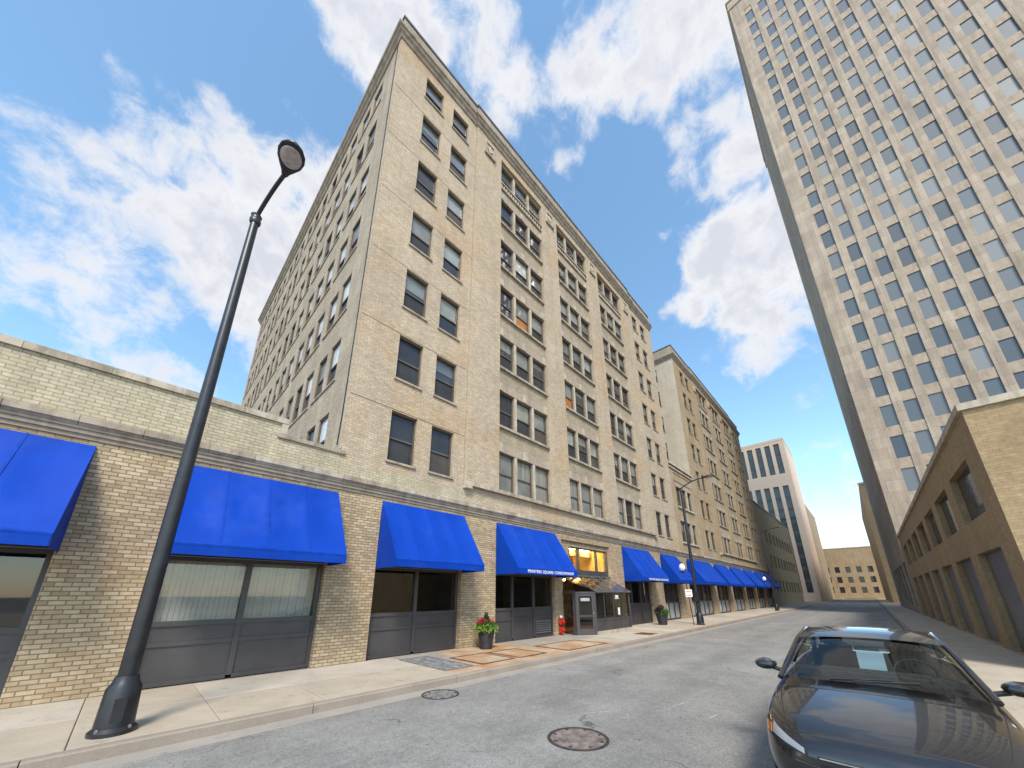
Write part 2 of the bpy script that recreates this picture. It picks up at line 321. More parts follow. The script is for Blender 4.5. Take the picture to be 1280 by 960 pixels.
# ------------------------------------------------------------------ mesh helpers
class MB:
    """collects shapes; build() links them as one mesh object"""
    def __init__(s): s.v = []; s.f = []
    def poly(s, pts):
        i = len(s.v); s.v += [tuple(p) for p in pts]; s.f.append(tuple(range(i, i+len(pts)))); return s
    def box(s, x0, x1, y0, y1, z0, z1):
        i = len(s.v)
        s.v += [(x0, y0, z0), (x1, y0, z0), (x1, y1, z0), (x0, y1, z0), (x0, y0, z1), (x1, y0, z1), (x1, y1, z1), (x0, y1, z1)]
        s.f += [tuple(i+k for k in q) for q in ((0, 3, 2, 1), (4, 5, 6, 7), (0, 1, 5, 4), (1, 2, 6, 5), (2, 3, 7, 6), (3, 0, 4, 7))]; return s
    def prism(s, pts, ax, a0, a1):
        """2-D polygon pts extruded along axis ax (0,1,2) from a0 to a1"""
        def P(p, a):
            q = list(p); q.insert(ax, a); return tuple(q)
        n = len(pts); i = len(s.v)
        s.v += [P(p, a0) for p in pts] + [P(p, a1) for p in pts]
        s.f.append(tuple(range(i, i+n))); s.f.append(tuple(range(i+2*n-1, i+n-1, -1)))
        for k in range(n): s.f.append((i+k, i+n+k, i+n+(k+1) % n, i+(k+1) % n))
        return s
    def tube(s, path, rad, n=10, cap=True):
        path = [Vector(p) for p in path]; rings = []
        for k, p in enumerate(path):
            d = (path[min(k+1, len(path)-1)]-path[max(k-1, 0)]).normalized()
            a = d.orthogonal().normalized() if abs(d.z) < .99 else Vector((1, 0, 0))
            if k and rings: a = (rings[-1][1]-d*rings[-1][1].dot(d)).normalized()
            b = d.cross(a); r = rad[k] if isinstance(rad, (list, tuple)) else rad
            i = len(s.v); s.v += [tuple(p+a*r*math.cos(2*math.pi*j/n)+b*r*math.sin(2*math.pi*j/n)) for j in range(n)]
            rings.append((i, a))
        for (i, _), (j, _) in zip(rings, rings[1:]):
            for k in range(n): s.f.append((i+k, i+(k+1) % n, j+(k+1) % n, j+k))
        if cap:
            s.f.append(tuple(rings[0][0]+k for k in range(n-1, -1, -1))); s.f.append(tuple(rings[-1][0]+k for k in range(n)))
        return s
    def lathe(s, prof, c, n=24):
        """prof: (radius, z) list, about vertical axis at c"""
        i = len(s.v)
        for r, z in prof: s.v += [(c[0]+r*math.cos(2*math.pi*k/n), c[1]+r*math.sin(2*math.pi*k/n), c[2]+z) for k in range(n)]
        for j in range(len(prof)-1):
            for k in range(n): s.f.append((i+j*n+k, i+j*n+(k+1) % n, i+(j+1)*n+(k+1) % n, i+(j+1)*n+k))
        s.f.append(tuple(i+k for k in range(n-1, -1, -1))); e = i+(len(prof)-1)*n; s.f.append(tuple(e+k for k in range(n)))
        return s
    def mesh(s, name, m, smooth=False, fix=True):
        me = bpy.data.meshes.new(name); me.from_pydata(s.v, [], s.f); finish(me, fix)
        me.materials.append(MT[m] if isinstance(m, str) else m)
        if smooth: smooth_mesh(me)
        return me
    def build(s, name, m, parent=None, smooth=False, fix=True):
        return put(name, s.mesh(name, m, smooth, fix), parent)
def smooth_mesh(me, ang=40):
    me.polygons.foreach_set('use_smooth', [True]*len(me.polygons))
    try: me.set_sharp_from_angle(angle=R(ang))
    except Exception: pass
def finish(me, fix=True):
    if fix:
        bm = bmesh.new(); bm.from_mesh(me); bmesh.ops.recalc_face_normals(bm, faces=bm.faces); bm.to_mesh(me); bm.free()
    uv = me.uv_layers.new(name='UVMap')
    for p in me.polygons:
        n = p.normal; ax = max(range(3), key=lambda i: abs(n[i]))
        for li in p.loop_indices:
            c = me.vertices[me.loops[li].vertex_index].co
            uv.data[li].uv = (c.y, c.z) if ax == 0 else ((c.x, c.z) if ax == 1 else (c.x, c.y))
def put(name, me, parent=None, loc=None, rotz=0):
    o = bpy.data.objects.new(name, me); col.objects.link(o)
    if loc is not None: o.location = loc
    o.rotation_euler = (0, 0, rotz)
    if parent is not None:
        o.parent = parent
        o.matrix_parent_inverse = WORLD[parent.as_pointer()].inverted() if parent.as_pointer() in WORLD else Matrix.Identity(4)
    return o
WORLD = {}
def thing(name, loc, label, cat, group=None):
    o = bpy.data.objects.new(name, None); col.objects.link(o); o.location = loc; o.empty_display_size = .3
    WORLD[o.as_pointer()] = Matrix.Translation(loc)
    return tag(o, label, cat, group)
def tag(o, label, cat, group=None):
    o['label'] = label; o['category'] = cat
    if group: o['group'] = group
    return o
def struct(o): o['kind'] = 'structure'; return o
def wall(P, u0, u1, v0, v1, holes, depth, mb=None):
    """front faces of a wall with rectangular holes and their reveals; P(u, v, d) -> world"""
    mb = mb or MB()
    us = sorted({u0, u1} | {h[0] for h in holes} | {h[1] for h in holes}); us = [u for u in us if u0 <= u <= u1]
    vs = sorted({v0, v1} | {h[2] for h in holes} | {h[3] for h in holes}); vs = [v for v in vs if v0 <= v <= v1]
    for a, b in zip(us, us[1:]):
        run = None
        for c, d in zip(vs, vs[1:]):
            mu, mv = (a+b)/2, (c+d)/2
            if any(h[0] < mu < h[1] and h[2] < mv < h[3] for h in holes): continue
            mb.poly([P(a, c, 0), P(b, c, 0), P(b, d, 0), P(a, d, 0)])
    for a, b, c, d in holes:
        mb.poly([P(a, c, 0), P(a, d, 0), P(a, d, depth), P(a, c, depth)]); mb.poly([P(b, d, 0), P(b, c, 0), P(b, c, depth), P(b, d, depth)])
        mb.poly([P(b, c, 0), P(a, c, 0), P(a, c, depth), P(b, c, depth)]); mb.poly([P(a, d, 0), P(b, d, 0), P(b, d, depth), P(a, d, depth)])
    return mb
def front(y): return lambda u, v, d: (u, y+d, v)
def side(x): return lambda u, v, d: (x+d, -u, v)      # u = -y so that the wall faces -X
def sweep(path, prof):
    """profile (offset outwards, z) swept along a plan path; outward is left of travel"""
    mb = MB(); n = len(path); norms = []
    for a, b in zip(path, path[1:]):
        dx, dy = b[0]-a[0], b[1]-a[1]; l = math.hypot(dx, dy); norms.append((-dy/l, dx/l))
    rings = []
    for k, p in enumerate(path):
        if k == 0: m = norms[0]
        elif k == n-1: m = norms[-1]
        else: m = (norms[k-1][0]+norms[k][0], norms[k-1][1]+norms[k][1])
        rings.append([(p[0]+m[0]*o, p[1]+m[1]*o, z) for o, z in prof])
    for A, B in zip(rings, rings[1:]):
        for j in range(len(prof)):
            j2 = (j+1) % len(prof); mb.poly([A[j], B[j], B[j2], A[j2]])
    mb.poly(rings[0]); mb.poly(rings[-1][::-1]); return mb

# ------------------------------------------------------------------ ground, road, sidewalks
ZR = -0.14
struct(MB().box(-1500, 1500, -1500, 1500, -.6, -.30).build('ground', 'ground'))
struct(MB().box(-60, 400, -11.45, -3.44, -.28, ZR).build('road', 'asphalt'))
gut = struct(MB().box(-60, 400, -3.80, -3.445, -.2, ZR+.004).build('gutter', 'gutter'))
sw = struct(MB().box(-60, 400, -3.30, 60, -.28, -.022).build('sidewalk', 'conc3'))
slab_cache = {}
def slab(x0, x1, y0, y1, m):
    k = (round(x1-x0, 3), round(y1-y0, 3), m)
    if k not in slab_cache:
        w, d = k[0]/2-.006, k[1]/2-.006; e = .008
        mb = MB(); i = 0
        mb.v = [(-w, -d, -.03), (w, -d, -.03), (w, d, -.03), (-w, d, -.03), (-w, -d, -e), (w, -d, -e), (w, d, -e), (-w, d, -e), (-w+e, -d+e, 0), (w-e, -d+e, 0), (w-e, d-e, 0), (-w+e, d-e, 0)]
        mb.f = [(0, 3, 2, 1), (8, 9, 10, 11)] + [(a+o, (a+1) % 4+o, (a+1) % 4+o+4, a+o+4) for o in (0, 4) for a in range(4)]
        slab_cache[k] = mb.mesh('slab', m)
    o = put('slab', slab_cache[k], sw, ((x0+x1)/2, (y0+y1)/2, rnd.uniform(-.004, .002)))
    o.rotation_euler = (rnd.uniform(-.0015, .0015), rnd.uniform(-.0015, .0015), 0)
xs = [-13.98+1.47*i for i in range(46)]
for i, x in enumerate(xs[:-1]):
    x1 = xs[i+1]
    for (y0, y1) in ((-1.62, 0), (-3.28, -1.62)):
        if 2.1 < x < 9.0: m = 'conc_rust' if y1 < 0 or rnd.random() < .25 else 'conc3'
        else: m = rnd.choice(['conc1', 'conc1', 'conc2', 'conc3'] if y1 == 0 else ['conc1', 'conc1', 'conc2'])
        if 1.9 > x > -1.2: m = 'conc2' if y1 == 0 else 'conc1'
        slab(x, x1, y0, y1, m)
cb = None
for i in range(34):                       # kerb stones
    x = -16.0+3.0*i
    if i == 0: kerb = struct(MB().box(-60, 400, -3.40, -3.29, -.28, -.03).build('kerb', 'curb'))
    mb = MB().prism([(-3.445, -.2), (-3.435, -.02), (-3.415, -.002), (-3.288, .001), (-3.288, -.2)], 0, 0.006, 2.994)
    put('kerb_stone', mb.mesh('kerb_stone', 'curb') if i == 0 else cbm, kerb, (x, 0, 0))
    if i == 0: cbm = kerb.children[0].data
# opposite sidewalk
opp_sw = struct(MB().box(-60, 400, -60, -11.62, -.28, -.006).build('opposite_sidewalk', 'conc1'))
struct(MB().box(-60, 400, -11.62, -11.44, -.28, 0).build('opposite_kerb', 'curb'))

# vault plate, rusty hatches
def frame_rect(x0, x1, y0, y1, w, z0, z1, mb):
    mb.box(x0, x1, y0, y0+w, z0, z1).box(x0, x1, y1-w, y1, z0, z1).box(x0, x0+w, y0+w, y1-w, z0, z1).box(x1-w, x1, y0+w, y1-w, z0, z1)
    return mb
vp = thing('vault_plate', (2.55, -1.6, 0), 'blue-grey metal vault plate in the sidewalk by the second storefront', 'metal plate')
frame_rect(2.14, 3.06, -2.80, -.58, .05, .001, .012, MB()).build('frame', 'iron', vp)
for k in range(4): MB().box(2.195, 3.005, -2.745+k*.53, -2.745+k*.53+.52, .001, .009).build('plate', 'plate', vp)
for n, (x0, x1, y0, y1, lab) in enumerate([(3.3, 4.62, -2.84, -1.36, 'rusty framed sidewalk hatch nearest the blue-grey vault plate'),
                                           (4.72, 6.0, -2.86, -1.42, 'rusty framed sidewalk hatch in front of the red-flowered planter'),
                                           (6.85, 9.35, -3.1, -1.55, 'longest rusty framed sidewalk hatch before the lettered awning')]):
    h = thing('sidewalk_hatch', ((x0+x1)/2, (y0+y1)/2, 0), lab, 'hatch', 'rusty sidewalk hatches')
    frame_rect(x0, x1, y0, y1, .10, .001, .010, MB()).build('frame', 'rust', h)
    MB().box(x0+.105, x1-.105, y0+.105, y1-.105, .001, .007).build('cover', 'conc_rust', h)
g = thing('sidewalk_grate', (13.5, -2.6, 0), 'small rusty grate by the kerb in front of the glass entrance', 'grate')
frame_rect(13.1, 14.0, -3.05, -2.25, .05, .001, .010, MB()).build('frame', 'rust', g)
for k in range(9): MB().box(13.16, 13.94, -2.99+k*.078, -2.955+k*.078, .001, .008).build('bar', 'rust', g)

def manhole(x, y, r, label, lidm):
    t = thing('manhole_cover', (x, y, ZR), label, 'manhole', None)
    c = (x, y, ZR)
    mb = MB()
    n = 40
    for r0, r1, z0, z1 in ((r*.90, r, .004, .010),):
        i = 0
        for k in range(n):
            a, b = 2*math.pi*k/n, 2*math.pi*(k+1)/n
            p = lambda rr, an, z: (x+rr*math.cos(an), y+rr*math.sin(an), ZR+z)
            mb.poly([p(r0, a, z1), p(r1, a, z1), p(r1, b, z1), p(r0, b, z1)]); mb.poly([p(r1, a, z1), p(r1, a, 0), p(r1, b, 0), p(r1, b, z1)])
            mb.poly([p(r0, a, z1), p(r0, b, z1), p(r0, b, 0), p(r0, a, 0)])
    mb.build('ring', 'iron_dark', t)
    MB().lathe([(r*.88, .001), (r*.88, .006), (r*.87, .008)], c, 40).build('lid', lidm, t)
    st = MB()
    for q in range(1, 4):
        rr = r*.2*q
        for k in range(6*q):
            a = 2*math.pi*k/(6*q)+.2*q
            st.box(x+rr*math.cos(a)-.014, x+rr*math.cos(a)+.014, y+rr*math.sin(a)-.014, y+rr*math.sin(a)+.014, ZR+.0075, ZR+.013)
    o = st.build('stud_pattern', lidm, t); o['kind'] = 'stuff'
    for k in range(8):
        a = 2*math.pi*k/8+.3
        MB().box(x+r*.79*math.cos(a)-.022, x+r*.79*math.cos(a)+.022, y+r*.79*math.sin(a)-.022, y+r*.79*math.sin(a)+.022, ZR+.0075, ZR+.013).build('lug', 'iron_dark', t)
manhole(1.15, -7.25, .42, 'brown round manhole cover in the middle of the road', 'iron')
MT['lid_grey'] = M_plain('asphalt_grey_iron', (.19, .18, .165), .8, .25, 9, bmp=.2)
MT['scuff'] = M_plain('faded_road_paint', (.36, .35, .325), .85, .3, 14)
manhole(1.18, -3.98, .37, 'grey round manhole cover beside the gutter', 'lid_grey')
for k, pts in enumerate([[(3.0, -7.6), (3.6, -7.66), (4.3, -7.75), (4.28, -7.765), (3.62, -7.69), (3.0, -7.61)], [(3.3, -8.28), (3.6, -8.33), (3.62, -8.36), (3.3, -8.31)], [(1.9, -6.6), (2.4, -6.88), (2.6, -7.02), (2.38, -6.9)]]):
    tag(MB().prism(pts, 2, ZR+.003, ZR+.006).build('paint_scuff', 'scuff'), ['long pale scuff on the asphalt right of the manhole', 'short pale scuff nearest the parked car', 'thin pale scuff just beyond the manhole'][k], 'road mark', 'pale scuffs on the road')

# ------------------------------------------------------------------ windows
win_cache = {}
def cached(key, fn):
    if key not in win_cache: win_cache[key] = fn()
    return win_cache[key]
def window(parent, x, y, z, w, h, rotz=0, up='blind', lo='screen', sill='stone_dirty', split=.52, sillw=.05):
    """double-hung sash; local origin at bottom centre of the opening at wall face + recess, facing local -Y"""
    def fr():
        mb = MB(); f = .055; zs = h*split if False else h*(1-split)
        mb.box(-w/2, -w/2+f, 0, .14, 0, h).box(w/2-f, w/2, 0, .14, 0, h).box(-w/2+f, w/2-f, 0, .14, h-f, h).box(-w/2+f, w/2-f, 0, .14, 0, f)
        mb.box(-w/2+f, w/2-f, .035, .10, zs-.03, zs+.03)
        return mb.mesh('window', 'frame')
    o = put('window', cached(('f', w, h), fr), parent, (x, y, z), rotz)
    zs = h*(1-split); f = .055
    def pane(z0, z1, yy, m):
        def go():
            return MB().box(-w/2+f, w/2-f, yy, yy+.02, -(z1-z0)/2, (z1-z0)/2).mesh('sash', m)
        return cached(('p', w, h, z0, m), go)
    a = put('upper_sash', pane(zs+.03, h-f, 0, up), None, (0, .06, (zs+.03+h-f)/2)); a.parent = o
    b = put('lower_sash', pane(f, zs-.03, 0, lo), None, (0, .085, (zs-.03+f)/2)); b.parent = o
    for q in (a, b): q.rotation_euler = (rnd.uniform(-.010, .010), 0, rnd.uniform(-.012, .012))
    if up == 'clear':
        fr_ = rnd.choice([.35, .6, .8, .95, .95, 1.0]); m_ = rnd.choice(['glint_shade', 'glint_shade', 'glint_shade2', 'glint_shade2', 'glint_shade3', 'vblind'])
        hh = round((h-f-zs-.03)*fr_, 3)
        c = put('glint_shade', cached(('sh', w, hh, m_), lambda: MB().box(-w/2+f, w/2-f, 0, .008, -hh, 0).mesh('glint_shade', m_)), None, (0, .10, h-f)); c.parent = o  # drawn shade, its tone doubling as painted sky reflection in the sash
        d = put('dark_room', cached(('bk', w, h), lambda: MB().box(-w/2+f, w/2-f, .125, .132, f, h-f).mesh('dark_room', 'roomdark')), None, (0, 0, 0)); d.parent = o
    if sill:
        s = put('sill', cached(('s', w, sillw, sill), lambda: MB().box(-w/2-.06, w/2+.06, -.12-sillw, .10, -.075, -.002).mesh('sill', sill)), None, (0, 0, 0)); s.parent = o
    return o
UPS = ['clear']*10+['blind2']*1+['curtain']*1+['dark']*2
LOS = ['screen']*6+['screen2']*3+['dark']*3
ROWS = [(6.02+3.125*i, 7.86+3.125*i) for i in range(6)]+[(24.76, 26.28)]

def tower(name, label, x0, xw, cols_l, bays, cols_r, joint_x, depth_y, brick, side_brick, side_y, side_win, z_side0, special):
    """one eight-storey block; everything in world coordinates"""
    t = thing(name, (x0, 0, 0), label, 'building', 'eight-storey brick blocks of the same complex')
    x1 = x0+xw; jl, jr = joint_x
    ZT = 28.6
    CY = -.08                                    # the centre stands a little proud
    holes = [(a, b, z0, z1) for a, b in cols_l for z0, z1 in ROWS]
    mb = wall(front(0), x0, jl, 5.19, ZT, holes, .13)
    mb.build('corner_wall', brick, t)
    holes = [(a, b, z0, z1) for a, b in cols_r for z0, z1 in ROWS]
    mb = wall(front(0), jr, x1, 5.19, ZT, holes, .13)
    mb.build('corner_wall', brick, t)
    bz0, bz1 = ROWS[0][0], 26.42
    mb = wall(front(CY), jl, jr, 5.90, ZT, [(a, b, bz0, bz1) for a, b in bays], .14)
    mb.poly([(jl, CY, 5.9), (jl, CY, ZT), (jl, .1, ZT), (jl, .1, 5.9)]); mb.poly([(jr, CY, 5.9), (jr, .1, 5.9), (jr, .1, ZT), (jr, CY, ZT)])
    mb.poly([(jl, CY, 5.9), (jl, .1, 5.9), (jr, .1, 5.9), (jr, CY, 5.9)])
    mb.build('centre_wall', brick, t)
    MB().box(jl+.003, jr-.003, -.004, .25, 5.195, 5.89).build('base_wall', brick, t)
    # side wall facing the camera (-X)
    holes = [(-b, -a, z0, z1) for a, b in side_win for z0, z1 in ROWS if z0 > z_side0]
    wall(side(x0), -side_y, 0, z_side0, ZT, holes, .07).build('side_wall', side_brick, t)
    # rear, far side and roof
    mb = MB(); mb.poly([(x1, 0, 5.2), (x1, side_y, 5.2), (x1, side_y, ZT), (x1, 0, ZT)]); mb.poly([(x0, side_y, 5.2), (x0, side_y, ZT), (x1, side_y, ZT), (x1, side_y, 5.2)])
    mb.build('rear_wall', side_brick, t)
    MB().box(x0+.2, x1-.2, .2, side_y-.2, 27.3, 27.6).build('roof', 'roof', t)
    # cornice, coping, dark joints
    path = [(x1, .0), (jr, .0), (jr, CY), (jl, CY), (jl, 0), (x0, 0), (x0, side_y)]
    sweep(path, [(-.02, 26.95), (.06, 26.95), (.08, 27.02), (.10, 27.10), (.20, 27.16), (.22, 27.28), (.30, 27.32), (.32, 27.42), (.10, 27.50), (-.02, 27.5)]).build('cornice', 'cornice_top', t)
    sweep(path, [(-.25, 28.57), (.05, 28.57), (.06, 28.62), (.06, 28.70), (-.25, 28.74)]).build('coping', 'coping', t)
    sweep(path, [(-.02, 27.52), (.012, 27.52), (.012, 28.56), (-.02, 28.56)]).build('parapet_face', 'parapet', t)
    for z0, z1 in ROWS[:6]:                       # shelf-angle joints at window heads of the corner bays, shadow put into their colour
        MB().box(x0+.02, jl-.02, -.006, .03, z1+.035, z1+.055).build('joint', 'joint', t)
        MB().box(jr+.02, x1-.02, -.006, .03, z1+.035, z1+.055).build('joint', 'joint', t)
    MB().box(jl-.016, jl-.004, -.004, .03, 5.3, 26.9).build('joint', 'brick_spandrel', t)
    # single windows
    for a, b in cols_l+cols_r:
        for r, (z0, z1) in enumerate(ROWS):
            window(t, (a+b)/2, .13-.02, z0, b-a, z1-z0, 0, rnd.choice(UPS) if r else 'dark', rnd.choice(LOS))
    for a, b in side_win:
        for r, (z0, z1) in enumerate(ROWS):
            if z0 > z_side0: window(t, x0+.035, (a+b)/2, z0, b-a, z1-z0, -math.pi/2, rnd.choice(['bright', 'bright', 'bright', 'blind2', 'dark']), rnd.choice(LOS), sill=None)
    grp = []
    for a, b in side_win:
        if grp and a-grp[-1][1] < .55: grp[-1][1] = b
        else: grp.append([a, b])
    for a, b in grp:
        for z0, z1 in ROWS:
            if z0 > z_side0: MB().box(x0-.045, x0+.06, a-.12, b+.12, z0-.07, z0-.003).build('side_sill', 'cornice_top', t)
    # three-light bays
    for bi, (a, b) in enumerate(bays):
        ww = (b-a-.34)/3; yb = CY+.14
        ws = [(a+k*(ww+.17), a+k*(ww+.17)+ww) for k in range(3)]
        holes = [(p, q, z0, z1) for p, q in ws for z0, z1 in ROWS]
        wall(front(yb), a-.01, b+.01, bz0-.02, bz1+.02, holes, .12).build('bay_panel', 'brick_spandrel', t)
        for r, (z0, z1) in enumerate(ROWS):
            for k, (p, q) in enumerate(ws):
                u = rnd.choice(UPS); lo = rnd.choice(LOS)
                if r == 0: u, lo = rnd.choice([('blind2', 'blind2'), ('curtain', 'curtain'), ('curtain', 'blind2'), ('dark', 'screen')])
                u, lo = special.get((bi, r, k), (u, lo))
                window(t, (p+q)/2, yb+.10, z0, q-p, z1-z0, 0, u, lo, sill=None)
            for k in (0, 1):                      # stone mullions
                MB().box(ws[k][1]+.004, ws[k+1][0]-.004, yb-.012, yb+.02, z0, z1).build('mullion', 'stone' if x0 == 0 else brick, t)
            if r:                                  # sill stone and, above, lintel with stone blocks
                MB().box(a+.004, b-.004, yb-.12, yb+.2, z0-.12, z0-.003).build('bay_sill', 'stone_dirty', t)
            if r < 6:
                MB().box(a+.005, b-.005, yb-.022, yb+.02, z1+.012, z1+.40).build('lintel', 'soldier', t)
                for c in (a+.16, (a+b)/2, b-.16):
                    MB().box(c-.14, c+.14, yb-.05, yb+.02, z1+.02, z1+.44).build('lintel_block', 'stone', t)
            else:                                  # dentil course under the top sill, flat arch above
                for k in range(int((b-a)/.2)):
                    MB().box(a+.05+k*.2, a+.16+k*.2, yb-.07, yb+.01, z0-.40, z0-.16).build('dentil', 'stone', t)
                MB().box(a+.004, b-.004, yb-.09, yb+.02, z0-.50, z0-.41).build('dentil_band', 'stone_dirty', t)
    # medallions between bays, top storey
    cs = [(jl+bays[0][0])/2]+[(p[1]+q[0])/2 for p, q in zip(bays, bays[1:])]+[(bays[-1][1]+jr)/2]
    for c in cs:
        m = frame_rect2(c-.34, c+.34, 25.6, 26.5, .07, CY-.06, CY+.03)
        o = m.build('medallion', 'stone', t)
        d = MB().prism([(c, 25.78), (c+.20, 26.05), (c, 26.32), (c-.20, 26.05)], 1, CY-.05, CY+.02).build('diamond', 'stone', o)
        d = MB().box(c-.40, c+.40, CY-.10, CY+.02, 25.44, 25.57).build('shelf', 'stone_dirty', o)
    # stone band under the second-floor windows of the centre
    n = max(1, round((jr-jl)/1.3)); st = (jr-jl)/n
    for k in range(n):
        MB().box(jl-.02+k*st+.004, jl-.02+(k+1)*st-.004, CY-.10, CY+.2, 5.86, 6.015).build('band_stone', rnd.choice(['stone', 'stone_dirty']), t)
    for c in (jl+.14, jr-.14): MB().box(c-.16, c+.16, CY-.12, CY+.1, 5.72, 5.855).build('band_bracket', 'stone', t)
    return t
def frame_rect2(x0, x1, z0, z1, w, y0, y1):
    mb = MB(); mb.box(x0, x1, y0, y1, z0, z0+w).box(x0, x1, y0, y1, z1-w, z1).box(x0, x0+w, y0, y1, z0+w, z1-w).box(x1-w, x1, y0, y1, z0+w, z1-w); return mb

side_win = []
for base, n in ((1.70, 2), (4.60, 3), (9.0, 3), (13.4, 3), (17.8, 3), (22.2, 3)):
    for k in range(n): side_win.append((base+1.40*k-(.06 if n == 2 else 0)*k, base+1.40*k+.95-(.06 if n == 2 else 0)*k))
SP = {(0, 4-0, 1): ('blind2', 'orange'), (1, 2, 0): ('blind2', 'orange'), (0, 3, 1): ('blind2', 'orange'), (0, 4, 1): ('blind', 'screen')}
T1 = tower('apartment_tower', 'nearest eight-storey buff brick block whose corner rises over the camera', 0, 27.3, [(1.45, 2.45), (3.07, 4.07)],
           [(6.5, 10.2), (11.8, 15.5), (17.1, 20.8)], [(23.2, 24.2), (24.85, 25.85)], (4.65, 22.65), 0, 'brick', 'brick_side', 26.8, side_win, 5.19, SP)
MB().tube([(-.03, .30, 27), (-.03, .28, 18), (-.03, .26, 10), (-.03, .30, 7.2), (-.03, .36, 6.2)], .016, 6).build('cable', 'black', T1)
MB().box(-.018, -.0, .02, .24, 6, 26.9).build('corner_trim', 'brick', T1)
T2 = tower('apartment_tower', 'farther eight-storey tan brick block beyond the low connecting wing', 33.1, 28.9, [(35.0, 36.1), (36.75, 37.85)],
           [(40.3, 44.2), (45.9, 49.8), (51.5, 55.4)], [(57.6, 58.7), (59.3, 60.4)], (38.9, 56.6), 0, 'brick_tower2', 'brick_pale', 22, [(1.85, 2.8), (6, 6.95), (9, 9.95)], 5.19, {})

# low connecting wing
W = thing('connecting_wing', (30.2, 0, 0), 'low brick wing with stone cap between the two tall blocks', 'building')
wx = [(28.4+k*1.35, 28.4+k*1.35+1.12) for k in range(3)]
hol = [(a, b, z0, z1) for a, b in wx for z0, z1 in ROWS[:2]]
mb = wall(front(.02), 27.31, 33.09, 5.19, 12.85, hol, .13); mb.build('front_wall', 'brick_tower2', W)
MB().box(27.32, 33.08, .3, 20, 12.5, 12.7).build('roof', 'roof', W)
for a, b in wx:
    for r, (z0, z1) in enumerate(ROWS[:2]): window(W, (a+b)/2, .02+.11, z0, b-a, z1-z0, 0, rnd.choice(UPS), rnd.choice(LOS), sill=None)
for z0, z1 in ROWS[:2]:
    MB().box(28.2, 32.4, -.10, .10, z0-.14, z0-.003).build('bay_sill', 'stone', W)
    MB().box(28.35, 32.3, -.012, .05, z1+.01, z1+.4).build('lintel', 'soldier', W)
    for k in (0, 1): MB().box(wx[k][1]+.01, wx[k+1][0]-.01, -.03, .1, z0, z1).build('mullion', 'stone', W)
for k in range(5):
    a = 27.31+k*1.156
    MB().box(a+.004, a+1.152, -.16, .4, 12.86, 13.10).build('coping_stone', 'stone', W)
MB().box(27.31, 33.09, -.08, .05, 12.55, 12.72).build('moulding', 'stone_dirty', W)
frame_rect2(28.0, 32.6, 11.5, 12.3, .06, -.03, .03).build('panel_frame', 'stone_dirty', W)

# ------------------------------------------------------------------ ground-floor podium
P = thing('storefront_podium', (26, 0, 0), 'ground-floor brick podium with dark storefronts under the stone cornice', 'building')
OPEN = [(-7.95, -4.65), (-3.25, .04), (1.45, 4.71), (6.43, 10.23), (10.87, 15.60), (17.15, 20.95), (22.95, 26.05), (28.3, 34.3), (35.75, 40.0), (41.45, 46.2), (47.3, 51.8), (53.1, 57.9), (59.2, 63.9)]
XL, XR = -10.5, 66
ed = [XL]+[e for o in OPEN for e in o]+[XR]
for a, b in zip(ed[::2], ed[1::2]):
    MB().box(a, b, 0, .55, -.02, 4.40).build('brick_pier', 'brick_pier', P)
MB().box(XL, XR, .003, .55, 4.40, 5.15).build('header_wall', 'brick_pier', P)
# left-hand one-storey part with stepped parapet
MB().box(XL, -1.5, 0, .35, 5.15, 6.22).build('parapet_wall', 'brick_podium', P)
MB().box(-1.5, -.003, 0, .35, 5.15, 5.80).build('parapet_wall', 'brick_podium', P)
MB().box(.0, 4.62, -.004, .25, 5.15, 5.62).build('parapet_wall', 'brick_podium', P)
MB().box(XL, -.02, .36, 27, 5.1, 5.3).build('roof', 'roof', P)
MB().box(XL, XL+.3, .36, 27, -.02, 5.95).build('end_wall', 'brick_podium', P)
MB().box(27.32, XR, .36, 20, 4.9, 5.1).build('roof', 'roof', P)
x = XL
while x < -1.6:
    b = min(x+1.15, -1.46); MB().box(x+.003, b-.003, -.06, .41, 6.22, 6.37).build('coping_stone', rnd.choice(['stone', 'stone_dirty']), P); x = b
MB().box(-1.60, -1.45, -.05, .40, 5.93, 6.215).build('coping_stone', 'stone', P)
x = -1.66
while x < -.1:
    b = min(x+.92, .12); MB().box(x+.003, b-.003, -.055, .40 if b < 0 else -.001, 5.805, 5.92).build('coping_stone', 'stone_dirty', P); x = b
# belt cornice: single stones over a dark moulding
prof_top = [(-.02, 4.95), (.10, 4.95), (.14, 4.99), (.17, 5.01), (.17, 5.13), (.13, 5.15), (-.02, 5.18)]
cm = {}
x = XL
while x < XR:
    ln = rnd.choice([.72, .9, 1.08]) if x < 30 else 2.0
    for m in ('stone', 'stone_dirty'):
        if (ln, m) not in cm:
            q = MB().prism([(-o, z) for o, z in prof_top], 0, .004, ln-.004); cm[(ln, m)] = q.mesh('cornice_stone', m)
    put('cornice_stone', cm[(ln, rnd.choice(['stone', 'stone_dirty', 'stone_dirty']))], P, (x, 0, rnd.uniform(-.003, .003))); x += ln
MB().prism([(.05, 4.72), (-.03, 4.72), (-.035, 4.79), (-.07, 4.81), (-.07, 4.88), (-.10, 4.90), (-.10, 4.945), (.05, 4.945)], 0, XL, XR).build('cornice_moulding', 'stone_dark', P)

